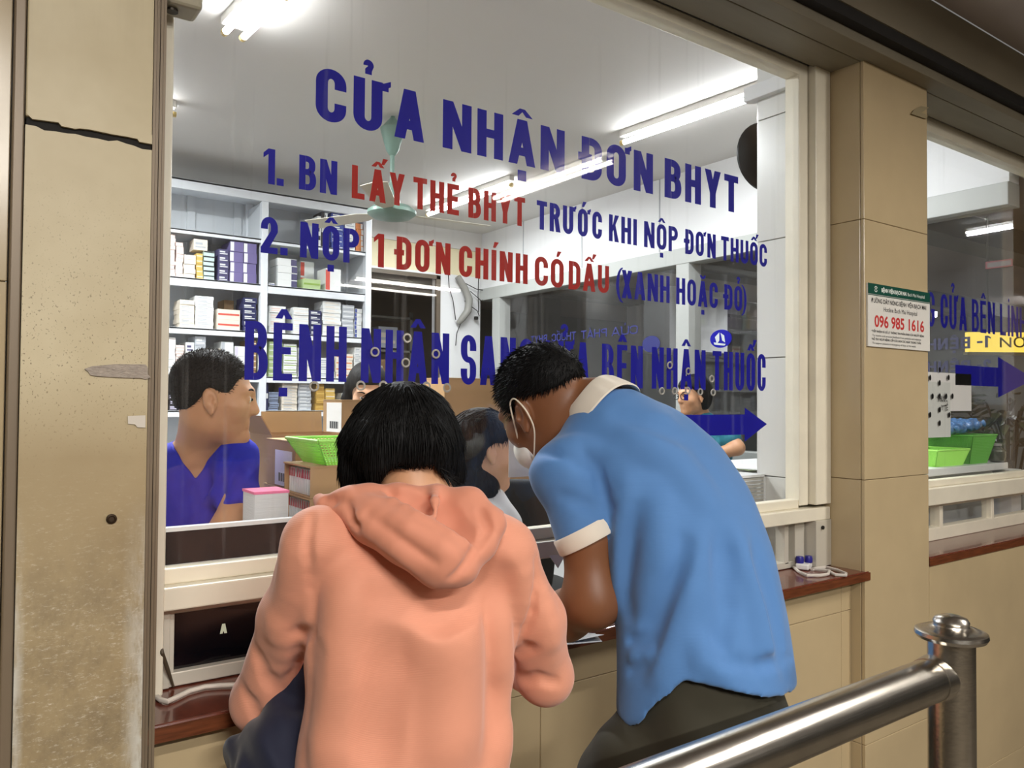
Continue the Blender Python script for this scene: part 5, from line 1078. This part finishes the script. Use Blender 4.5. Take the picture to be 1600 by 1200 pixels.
def basket(name, x0, x1, y0, y1, z0, z1, m, label, flare=.035, rings=7, pitch=.011, cat='basket'):
    e = empty(name, ((x0+x1)/2, (y0+y1)/2, z0), label, cat)
    def rect(t): f_ = flare*t; return x0-f_, x1+f_, y0-f_, y1+f_, z0+(z1-z0)*t
    g = B(x0, x1, y0, y1, z0+.0005, z0+.003); g.obj('base', m, e)
    g = G()
    for i in range(rings+1):
        a0, a1, b0, b1, z = rect(i/rings); r = .0016
        for p, q in (((a0,b0,z),(a1,b0,z)),((a1,b0,z),(a1,b1,z)),((a1,b1,z),(a0,b1,z)),((a0,b1,z),(a0,b0,z))): g.tube([p, q], r, 4)
    A0, A1 = rect(0), rect(1)
    def rail(p0, p1, q0, q1):
        n = max(2, int((Vector(p1)-Vector(p0)).length/pitch))
        for k in range(n+1):
            t = k/n; g.tube([Vector(p0).lerp(Vector(p1), t), Vector(q0).lerp(Vector(q1), t)], .0022, 4)
    cs = lambda r_: [(r_[0],r_[2],r_[4]),(r_[1],r_[2],r_[4]),(r_[1],r_[3],r_[4]),(r_[0],r_[3],r_[4])]
    c0, c1 = cs(A0), cs(A1)
    for k in range(4): rail(c0[k], c0[(k+1)%4], c1[k], c1[(k+1)%4])
    g.obj('mesh_sides', m, e)
    g = G(); 
    for k in range(4): g.tube([c1[k], c1[(k+1)%4]], .004, 6)
    g.obj('rim', m, e, smooth=True)
    return e
LG = mat('lime_plastic', (172,236,108), .4, sss=0)
basket('basket', .735, .955, 1.805, 1.955, 1.2925, 1.352, LG, 'lime green mesh basket on top of the packet cartons', .035, 9, .0075)
for k in range(7):
    x, y = .76+.028*k, 1.83+.03*(k%3); o = B(-.02, .02, -.014, .014, 0, .006, Matrix.Translation((x, y, 1.2965+.004*(k%2))) @ Matrix.Rotation(.6*k, 4, 'Z')).obj('foil_packet', mat('green_white_foil', (206,222,198), .3)); tag(o, 'small pale foil packet lying in the lime green basket', 'packet', 'foil packets in the green basket')
e = empty('paper_ream', (.615, 1.9, 1.1435), 'thick white stack of paper with a pink top sheet in front of the blue-clad pharmacist', 'paper')
B(.575, .655, 1.84, 1.93, 1.1435, 1.228).obj('paper_block', mat('paper_stack_white', (224,224,222), .7, bump=(300,.3,(.05,.05,1))), e); B(.573, .657, 1.838, 1.932, 1.228, 1.234).obj('pink_sheet', mat('pink_sheet', (240,120,160), .6), e)
# the white cabinet and cartons farther back
cb = empty('cabinet', (1.38, 2.87, 0), 'low white cabinet carrying a brown carton behind the salmon woman', 'cabinet')
B(1.10, 1.43, 2.70, 2.90, 0, 1.24).obj('cabinet_body', DESK, cb, bevel=.004); B(1.12, 1.41, 2.692, 2.70, .1, 1.2).obj('door', DESK, cb)
e = carton('carton', 1.165, 1.42, 2.72, 2.90, 1.2405, 1.452, 'brown carton with a white label and a small dark shield mark', lab=(-.0,.14,.09,.20))
pts = [(1.235,2.7185,1.425),(1.248,2.7185,1.43),(1.261,2.7185,1.425),(1.259,2.7185,1.408),(1.248,2.7185,1.398),(1.237,2.7185,1.408)]; G().poly(pts, (0,-.0006,0)).obj('shield_mark', mat('dark_print', (66,44,32), .6), e)
carton('carton', 1.62, 2.17, 2.75, 2.93, .9005, 1.545, 'very large brown carton behind the long-haired woman', tape=True); carton('carton', 1.60, 2.17, 2.74, 2.94, .002, .9, 'large brown carton on the floor under the very large one')
# white notice on the glass in front of the seated woman
a, b_ = on(795,672,1,1.5035), on(845,743,1,1.5035); o = B(a[0], b_[0], 1.5025, 1.5035, b_[2], a[2]+.02).obj('paper_notice', WHITE_PAPER, w1); o['label'] = 'plain white sheet stuck behind the glass beside the bent man'
# office chair
p = at(812,792,2.6); oc = empty('office_chair', (p[0], p[1], 0), 'black office chair behind the window beside the white-coated woman', 'chair')
f = Field(p-(.3,.3,.34), p+(.3,.3,.3), .008); f.loft([(p+(-.0,0,-.26),.11,.03),(p+(0,0,-.1),.13,.036),(p+(0,0,.04),.11,.034),(p+(0,0,.09),.07,.03)], (.816,-.578,0), (.578,.816,0), .02); skin('backrest', f, mat('black_fabric', (26,25,24), .85), oc)
f = Field((p[0]-.3,p[1]-.3,.70), (p[0]+.35,p[1]+.45,.88), .01); f.ell((p[0]+.1,p[1]+.16,.79), (.21,.21,.045), .01); skin('seat', f, mat('black_fabric', (26,25,24), .85), oc)
B(p[0]-.02, p[0]+.02, p[1]+.03, p[1]+.05, .76, p[2]-.1).obj('back_bar', BLACK, oc); G().tube([(p[0]+.1,p[1]+.16,.76),(p[0]+.1,p[1]+.16,.09)], .025, 12).obj('column', BLACK, oc, smooth=True)
for k in range(5):
    a = 2*PI*k/5; q = (p[0]+.1+.27*math.cos(a), p[1]+.16+.27*math.sin(a)); G().tube([(p[0]+.1,p[1]+.16,.10),(*q,.07)], [.022,.016], 8).obj('foot', BLACK, oc, smooth=True); G().lathe([(.026,-.012),(.03,0),(.026,.012)], (*q,.031), 12, 'Y').obj('castor', BLACK, oc)
# worktop at the right end, louvre panel, leaflets
d2 = empty('worktop', (3.1, 1.9, 0), 'white inner worktop behind the tiled pillar and the right-hand window', 'desk')
g = B(2.73, 3.825, 1.565, 2.3, 1.165, 1.195); g.box(2.25, 2.73, 1.72, 2.3, 1.165, 1.195); g.obj('desk_top', DESK, d2, bevel=.003); B(2.75, 3.8, 1.62, 1.64, .1, 1.165).obj('front_board', DESK, d2)
for x, y in ((2.28,1.76),(2.28,2.24),(3.76,2.24)): B(x, x+.04, y, y+.04, 0, 1.165).obj('leg', SHW, d2)
lv = empty('louvre_panel', (2.12, 1.64, .94), 'small white ribbed panel low beside the white tiled pillar', 'vent')
g = G()
for k in range(22): g.box(2.03, 2.183, 1.632, 1.645, .95+.0118*k, .9575+.0118*k, Matrix.Identity(4))
g.obj('slats', mat('grey_slats', (172,170,162), .5), lv); g = B(2.018, 2.03, 1.628, 1.652, .94, 1.213); g.box(2.183, 2.189, 1.628, 1.652, .94, 1.213); g.box(2.018, 2.189, 1.628, 1.652, 1.208, 1.216); g.obj('panel_frame', DESK, lv); B(2.03, 2.05, 1.634, 1.65, 0, .95).box(2.16, 2.18, 1.634, 1.65, 0, .95).obj('stand', DESK, lv)
for i, (x, y, r_, c) in enumerate(((2.46,1.96,.3,'white'),(2.48,1.93,-.2,'lgreen'),(2.45,1.90,.15,'white'))):
    o = B(-.075, .075, -.1, .1, 0, .004, Matrix.Translation((x, y, 1.196+.005*i)) @ Matrix.Rotation(r_, 4, 'Z')).obj('leaflet', bmat(c)); tag(o, ['lowest white leaflet','pale green leaflet in the middle','topmost white leaflet'][i]+' of the pile beside the tiled pillar', 'leaflet')
# behind window 2: notices, trays, film, jar
pp = B(2.90, 3.172, 1.5025, 1.5032, 1.324, 1.536).obj('paper_notice', mat('grey_white_paper', (216,218,212), .7), w2); pp['label'] = 'white notice with black print stuck behind the right window'
o = B(2.98, 3.346, 1.5036, 1.5044, 1.425, 1.573).obj('paper_notice', WHITE_PAPER, w2); o['label'] = 'plain white sheet stuck behind the right window'
for t, z, x, w in (('THUỐC', 1.462, 3.06, .075), ('Y TẾ', 1.428, 3.085, .055)): font_text('notice_text', t, KV, .03, w, wallM(x, 1.4962, z), w2, .0004)
basket('tray', 3.26, 3.49, 1.605, 1.74, 1.1955, 1.262, LG, 'lower lime green plastic tray behind the right window', .02, 16, .0045, 'tray'); basket('tray', 3.55, 3.71, 1.605, 1.80, 1.1955, 1.318, mat('green_plastic', (104,176,74), .4), 'taller green plastic tray right of the lower one at the right window', .03, 18, .0045, 'tray')
f = Field((3.25,1.50,1.28), (3.83,1.92,1.46), .005); f.loft([(np.array((3.33,1.70,1.345)),.085,.020),(np.array((3.55,1.70,1.350)),.088,.026),(np.array((3.72,1.70,1.365)),.080,.022)], (0,1,0), (0,0,1), .01); f.bumpf(waves([((.9,.2,.3),.05,.004,.4,1.4),((.3,.9,.1),.035,.003,1.7,1)]))
o = skin('plastic_film', f, mat('blue_film', (74,112,156), .18, spec=.7)); tag(o, 'crumpled blue plastic bag lying on the taller green tray', 'bag')
jar = empty('jar', (3.79, 1.60, 1.195), 'small clear round jar at the foot of the green trays', 'jar'); G().lathe([(.02,.0005),(.034,.008),(.04,.03),(.036,.052),(.022,.062),(.02,.07),(.02,.072)], (3.79,1.60,1.195), 24).obj('jar_body', mat('smoky_glass', (96,98,88), .06, spec=.8, metal=.3), jar, smooth=True); G().lathe([(.022,.0725),(.022,.082),(.002,.083)], (3.79,1.60,1.195), 20).obj('lid', mat('conduit_grey', (140,138,132), .5), jar)
# potted plant and hanging sign in the far corridor
pc = at(1575,655,5.0); po = empty('potted_plant', (pc[0], pc[1], 0), 'dark leafy potted plant beyond the inner window, seen through the right window', 'plant')
G().lathe([(.14,0),(.17,.02),(.20,.72),(.21,.74),(.19,.74),(.02,.70)], (pc[0],pc[1],0), 24).obj('pot', mat('dark_pot', (54,50,46), .5), po, smooth=True)
g = G(); rp = random.Random(4); g2 = G()
for k in range(190):
    th = rp.uniform(0, 2*PI); ph = rp.uniform(-.5, 1.3); r_ = rp.uniform(.12, .40); c = Vector((pc[0]+r_*math.cos(th)*math.cos(ph)*.9, pc[1]+r_*math.sin(th)*math.cos(ph)*.9, pc[2]-.12+r_*math.sin(ph)*.85)); d = Vector((math.cos(th), math.sin(th), rp.uniform(-.5,.3))).normalized(); s_ = d.cross(Vector((0,0,1))).normalized(); n_ = s_.cross(d); L_ = rp.uniform(.10,.17); w_ = L_*.17
    b0 = len(g.v); g.v += [tuple(v) for v in (c, c+d*L_*.35+s_*w_+n_*.008, c+d*L_*.7+s_*w_*.7, c+d*L_-n_*.02, c+d*L_*.7-s_*w_*.7, c+d*L_*.35-s_*w_+n_*.008, c+d*L_*.5-n_*.012)]; g.f += [tuple(b0+i for i in q) for q in ((0,1,6),(1,2,6),(2,3,6),(3,4,6),(4,5,6),(5,0,6))]
    if k % 6 == 0: g2.tube([(pc[0],pc[1],.70), tuple(c*.5+Vector((pc[0],pc[1],1.1))*.5), tuple(c)], .005, 5)
g.obj('foliage', mat('dusty_green_leaf', (86,96,64), .5), po, fix=False); g2.obj('stems', mat('stem_brown', (80,70,50), .7), po)
ya, yb = at(1513,537,5.5), at(1720,530,5.5); dv = Vector(yb-ya); dv.z = 0; Ls = dv.length; dv.normalize()
ys = empty('hanging_sign', tuple((ya+yb)/2), 'yellow hanging sign beginning NƠI NHẬN in the far corridor', 'sign', None, math.atan2(dv.y, dv.x))
Ms = Matrix.Translation((ya[0], ya[1], 1.82)) @ Matrix.Rotation(math.atan2(dv.y, dv.x), 4, 'Z')
YM = bpy.data.materials.new('glowing_yellow'); YM.use_nodes = True; YM.node_tree.nodes['Principled BSDF'].inputs['Base Color'].default_value = lin((232,202,80)); YM.node_tree.nodes['Principled BSDF'].inputs['Emission Color'].default_value = lin((236,206,84)); YM.node_tree.nodes['Principled BSDF'].inputs['Emission Strength'].default_value = .45  # sign face with a little emission in its own yellow
B(0, Ls, 0, .04, 0, .14, Ms).obj('sign_box', YM, ys); B(-.01, Ls+.01, -.005, .045, -.02, 0, Ms).obj('sign_frame', mat('sign_rim', (230,222,180), .4), ys)
for x in (.15, Ls-.15): B(x-.005, x+.005, .015, .025, .14, .97, Ms).obj('hanger', ALU, ys)
font_text('sign_text', 'NƠI NHẬN', mat('olive_print', (140,132,84), .6), .1, .62, Ms @ wallM(.22, -.001, .035), ys, .001)

# ------------------------------------------------------------------ small things on the front counter
Zc = .9365
cab = lambda pts, r, z=Zc: [np.array(on(x, y, 2, z+r)) for x, y in pts]
o = G().tube(cab([(244,1088),(252,1094),(262,1096),(275,1090),(295,1080),(320,1073),(345,1071),(372,1070),(400,1064)], .0045), .0045, 10).obj('white_cable', mat('white_cable', (214,204,192), .45), smooth=True); tag(o, 'white cable lying on the left end of the counter', 'cable')
q0, q1, q2 = on(240,968,1,1.475), on(253,1020,1,1.45), on(271,1073,2,.9385)
o = G().tube([q0, (q0+q1)/2+(.002,0,0), q1, (q1*.5+q2*.5), q2], [.002,.003,.0035,.0035,.002], 8).obj('brown_strap', mat('brown_strap', (78,66,50), .6), smooth=True); tag(o, 'thin brown strap hanging from the window frame onto the counter', 'strap')
c = on(1256,888,2,Zc); dv_ = empty('adapter', tuple(c), 'small white and dark blue plug adapter at the right end of the counter', 'adapter')
G().box(-.03,.03,-.02,.02,0,.018, Matrix.Translation(tuple(c)) @ Matrix.Rotation(.4,4,'Z')).obj('base', mat('white_plastic', (226,224,222), .35), dv_, bevel=.005, seg=3)
for dx in (-.014, .016): G().lathe([(.012,.018),(.0125,.030),(.010,.038),(.002,.039)], (c[0]+dx, c[1]-dx*.35, c[2]), 16).obj('blue_knob', mat('navy_plastic', (40,36,130), .35), dv_, smooth=True)
o = G().tube(cab([(1240,886),(1248,893),(1262,899),(1280,899),(1294,897),(1296,892),(1285,890),(1268,889),(1290,886),(1310,891),(1322,896),(1322,899),(1306,898),(1298,894)], .004), .0045, 8).obj('cord', mat('grey_white_cord', (206,198,188), .5), dv_, smooth=True)
a = [on(x, y, 2, Zc) for x, y in ((850,985),(930,990),(941,1003),(884,1008))]
e = empty('paper_slips', tuple((a[0]+a[2])/2), 'white paper slips on the counter under the bent man\'s forearm', 'paper')
G().poly([tuple(v) for v in a], (0,0,.001)).obj('lower_slip', WHITE_PAPER, e); a2 = [np.array(on(x, y, 2, Zc+.002)) for x, y in ((845,985),(926,991),(944,998),(890,1004))]; a2[2] = a2[2]+(0,0,.008); G().poly([tuple(v) for v in a2], (0,0,.0008)).obj('upper_slip', WHITE_PAPER, e)

# ------------------------------------------------------------------ staff inside
def staff_common(lo, hi, h, st, right, fwd_, arms, H, nb, sk, label, garment, gm, cutfn=None, fem=False, hipz=None, gname='tunic', nr=.056):
    B0 = Field(lo, hi, h); B0.loft(st, right, fwd_, .02, grow=-.012)
    for pts, rs in arms: B0.chain(pts, rs, .02)
    put_head(B0, H, nb, nr)
    for pts, rs in arms:
        d = np.array(pts[-1])-np.array(pts[-2]); hand(B0, pts[-1], d, (0,0,-1), .95, .4)
    o = skin('person', B0, sk); tag(o, label, 'person'); eyes(H, o)
    T = Field(lo, hi, h); T.loft(st, right, fwd_, .02)
    for pts, rs in arms:
        n = garment; q = [np.array(p) for p in pts]
        m1 = q[0]+(q[1]-q[0])*min(1, n); T.chain([q[0], m1], [rs[0]+.014, rs[1]+.016], .03)
        if n > 1: T.chain([q[1], q[1]+(q[2]-q[1])*(n-1)], [rs[1]+.014, rs[2]+.016], .02)
    if cutfn: cutfn(T)
    T.bumpf(waves([((.6,.2,.7),.10,.0022,.4,1.1),((.8,-.3,-.5),.06,.0012,1.7,.9)]))
    skin(gname, T, gm, o)
    L_ = Field((st[0][0][0]-.25, st[0][0][1]-.25, 0), (st[0][0][0]+.25, st[0][0][1]+.25, st[0][0][2]+.1), .012)
    c = np.array(st[0][0]); L_.ell(c, (.15,.13,.09), .02); legs(L_, c-np.array(right)*.085, c+np.array(right)*.085, (c-np.array(right)*.1)*(1,1,0), (c+np.array(right)*.1)*(1,1,0), .085, .06, .05)
    skin('trousers', L_, mat('grey_trousers', (60,62,70), .8), o)
    return o
Pt = lambda *a: np.array(at(*a))
# male pharmacist in blue scrubs, head turned to his left
Rr = np.array((.815,-.58,0)); Ff = np.array((.579,.815,0))
H = Head(Pt(335,622,2.08), Rr*.93+Ff*.30+(0,0,-.06), Rr*.10+(0,0,1), 1.0); tf = Rr*.30-Ff*.95; tf /= np.linalg.norm(tf); tr_ = np.cross(tf, (0,0,1.))
st_ = [(Pt(300,980,2.22),.16,.12),(Pt(300,880,2.2),.17,.12),(Pt(302,790,2.19),.185,.12),(Pt(303,735,2.18),.17,.10),(Pt(308,702,2.16),.10,.08),(Pt(315,688,2.15),.062,.062)]
def vcut(T):
    c = Pt(304,748,2.07)
    T.cut(lambda x, y, z: .6*np.minimum(z-c[2]-1.45*np.abs((x-c[0])*tr_[0]+(y-c[1])*tr_[1]), (x-c[0])*tf[0]+(y-c[1])*tf[1]+.10+0*z))
    T.folds([([(352,705),(346,750),(345,815)],-.010,.010), ([(345,720),(335,770),(320,815)],.006,.016), ([(300,760),(305,790),(300,830)],-.004,.016), ([(270,740),(280,790),(285,830)],.004,.02), ([(370,720),(362,750),(352,775)],-.004,.012), ([(385,740),(372,775),(360,790)],.003,.012)])
ph = staff_common((.06,1.82,.70), (.85,2.48,1.62), .0036, st_, tr_, tf, [((Pt(368,714,2.12),Pt(372,790,2.07),Pt(330,850,1.95)),(.046,.042,.030)), ((Pt(232,712,2.2),Pt(215,830,2.2),Pt(240,900,2.05)),(.046,.040,.028))], H, st_[-1][0], SKIN_TAN, 'male pharmacist in royal blue scrubs behind the glass, head turned to the right', .85, mat('royal_blue_scrubs', (8,22,178), .75), vcut, gname='scrub_top', nr=.060)
Hr = Field(H.c-.16, H.c+.16, .004); Hr.ell(H.w((0,-.016,.040)), np.array((.081,.100,.089)), .02, H.A); Hr.ell(H.w((0,-.06,.0)), (.058,.04,.05), .02, H.A)
hair_line(H, Hr, [(-.12,-.03),(-.08,-.035),(-.05,-.03),(-.03,.0),(-.012,.030),(.012,.022),(.03,.012),(.045,.016),(.055,.05),(.075,.066),(.12,.07)])
dr = lambda p, n: n*.45+H.A[2]*.2+H.A[1]*.5+np.random.default_rng(int(abs(p[1]*1e6))%9999).normal(0,.2,3)
hair_skin('hair', Hr, HAIR_BROWN, ph, 5200, dr, .008, .0008, 9, 0, 2, 0, 3)
# long-haired woman in a white coat
H2 = Head(Pt(757,704,2.36), Rr*.92+Ff*.38+(0,0,-.12), (0,0,1.), .97); tf = Rr*.9+Ff*.42; tf /= np.linalg.norm(tf); tr_ = np.cross(tf, (0,0,1.))
st_ = [(Pt(752,1010,2.38),.15,.12),(Pt(755,920,2.38),.155,.115),(Pt(760,850,2.38),.165,.115),(Pt(758,800,2.38),.15,.085),(Pt(754,772,2.38),.09,.065),(Pt(752,756,2.38),.055,.055)]
w2p = staff_common((.95,1.6,.6), (1.7,2.45,1.6), .005, st_, tr_, tf, [((Pt(752,812,2.28)+tr_*.02,Pt(770,905,2.22),Pt(840,940,2.25)),(.042,.036,.026)), ((Pt(752,812,2.48)-tr_*.02,Pt(780,905,2.5),Pt(845,940,2.4)),(.042,.036,.026))], H2, st_[-1][0], SKIN_LIGHT, 'woman with long dark hair and glasses in a white coat behind the glass', 1.9, mat('white_coat', (226,228,230), .7), None, True, gname='coat', nr=.046)
Hr = Field((.9,1.6,1.05), (1.6,2.4,1.6), .0045); Hr.ell(H2.w((0,-.016,.038)), np.array((.084,.103,.092)), .02, H2.A)
hair_line(H2, Hr, [(-.14,-.2),(-.05,-.2),(-.035,-.06),(-.02,.0),(.0,.028),(.03,.03),(.05,.045),(.07,.068),(.12,.08)])
Hr.chain([H2.w((0,-.07,.0)), Pt(742,745,2.40), Pt(744,790,2.39), Pt(748,835,2.36)], [.065,.06,.058,.045], .04); Hr.chain([H2.w((-.05,-.05,-.01)), Pt(752,760,2.33), Pt(756,815,2.31)], [.045,.040,.030], .04)
fb_ = H2.A[1]
dn = lambda p, n: (lambda q: q-n*(q@n))(np.array((0,0,-1.0))-fb_*(1.6 if p[2] > 1.40 else .0))+np.random.default_rng(int(abs(p[0]*1e6))%9999).normal(0,.04,3)
hair_skin('hair', Hr, HAIR_BROWN, w2p, 2600, dn, .032, .0010, 12, .0003, 2, .08, 5)
tmp = [H2.w((-.080,-.002,.008)), H2.w((-.074,.04,.010)), H2.w((-.060,.088,.008))]; G().tube(tmp, .0018, 6).obj('glasses_arm', mat('brown_plastic', (70,48,32), .3), w2p, smooth=True)
for sx in (-1, 1):
    G().tube([H2.w((sx*.033+.024*math.cos(a), .104, .004+.017*math.sin(a))) for a in np.linspace(0, 2*PI, 19)], .0013, 5).obj('glasses_rim', mat('brown_plastic', (70,48,32), .3), w2p, smooth=True)
# woman behind the cartons, only the top of her face showing
H3 = Head(Pt(574,612,3.4), -Ff*.9+Rr*.25+(0,0,-.35), (0,0,1.), .97); tf = -Ff*.96+Rr*.25; tr_ = np.cross(tf, (0,0,1.))
st_ = [(Pt(570,880,3.42),.15,.12),(Pt(570,800,3.42),.16,.115),(Pt(570,730,3.42),.165,.115),(Pt(570,690,3.42),.14,.085),(Pt(571,665,3.42),.085,.065),(Pt(572,652,3.42),.055,.055)]
w3p = staff_common((1.0,2.7,.55), (1.95,3.6,1.75), .0065, st_, tr_, tf, [((Pt(530,700,3.4),Pt(520,770,3.38),Pt(545,800,3.25)),(.042,.036,.026)), ((Pt(612,700,3.42),Pt(622,770,3.4),Pt(600,800,3.3)),(.042,.036,.026))], H3, st_[-1][0], SKIN_LIGHT, 'dark-haired staff member looking down behind the brown cartons, mostly hidden by the salmon woman', 1.9, mat('white_coat', (226,228,230), .7), gname='coat', nr=.046)
Hr = Field(H3.c-.2, H3.c+.2, .005); Hr.ell(H3.w((0,-.014,.040)), np.array((.086,.102,.092)), .02, H3.A)
hair_line(H3, Hr, [(-.14,-.15),(-.03,-.15),(-.01,-.10),(.0,-.06),(.02,.0),(.045,.03),(.07,.058),(.12,.066)])
for sx in (-1, 1): Hr.chain([H3.w((sx*.07,-.01,.03)), H3.w((sx*.085,.0,-.04)), H3.w((sx*.08,-.01,-.11))], [.03,.026,.018], .02)
skin('hair', Hr, HAIR_BLACK, w3p)
# customer beyond the inner window
H4 = Head(Pt(1083,619,4.55), -Rr*.9-Ff*.42+(0,0,-.06), (0,0,1.), .92); tf = -Rr*.8-Ff*.6; tr_ = np.cross(tf, (0,0,1.))
st_ = [(Pt(1105,800,4.6),.15,.11),(Pt(1105,745,4.6),.15,.105),(Pt(1104,692,4.6),.155,.105),(Pt(1102,662,4.6),.125,.08),(Pt(1097,650,4.6),.08,.06),(Pt(1094,644,4.6),.05,.05)]
w4p = staff_common((3.2,2.75,.7), (3.82,3.55,1.65), .006, st_, tr_, tf, [((Pt(1132,668,4.5),Pt(1152,700,4.4),Pt(1105,715,4.4)),(.042,.040,.032)), ((Pt(1078,668,4.7),Pt(1068,712,4.7),Pt(1058,722,4.6)),(.042,.034,.026))], H4, st_[-1][0], SKIN_TAN, 'short-haired woman in a teal top and glasses in front of the inner window', .55, mat('teal_top', (30,116,136), .7), gname='top', nr=.048)
Hr = Field(H4.c-.2, H4.c+.2, .006); Hr.ell(H4.w((0,-.016,.038)), np.array((.090,.108,.095)), .02, H4.A); Hr.ell(H4.w((0,-.06,-.02)), (.075,.055,.075), .03, H4.A)
hair_line(H4, Hr, [(-.14,-.09),(-.03,-.09),(-.012,-.04),(.0,.0),(.03,.03),(.05,.05),(.07,.062),(.12,.07)])
skin('hair', Hr, HAIR_BLACK, w4p)
for sx in (-1, 1):
    G().tube([H4.w((sx*.034+.025*math.cos(a), .105, .003+.019*math.sin(a))) for a in np.linspace(0, 2*PI, 15)], .0022, 5).obj('glasses_rim', BLACK, w4p, smooth=True)
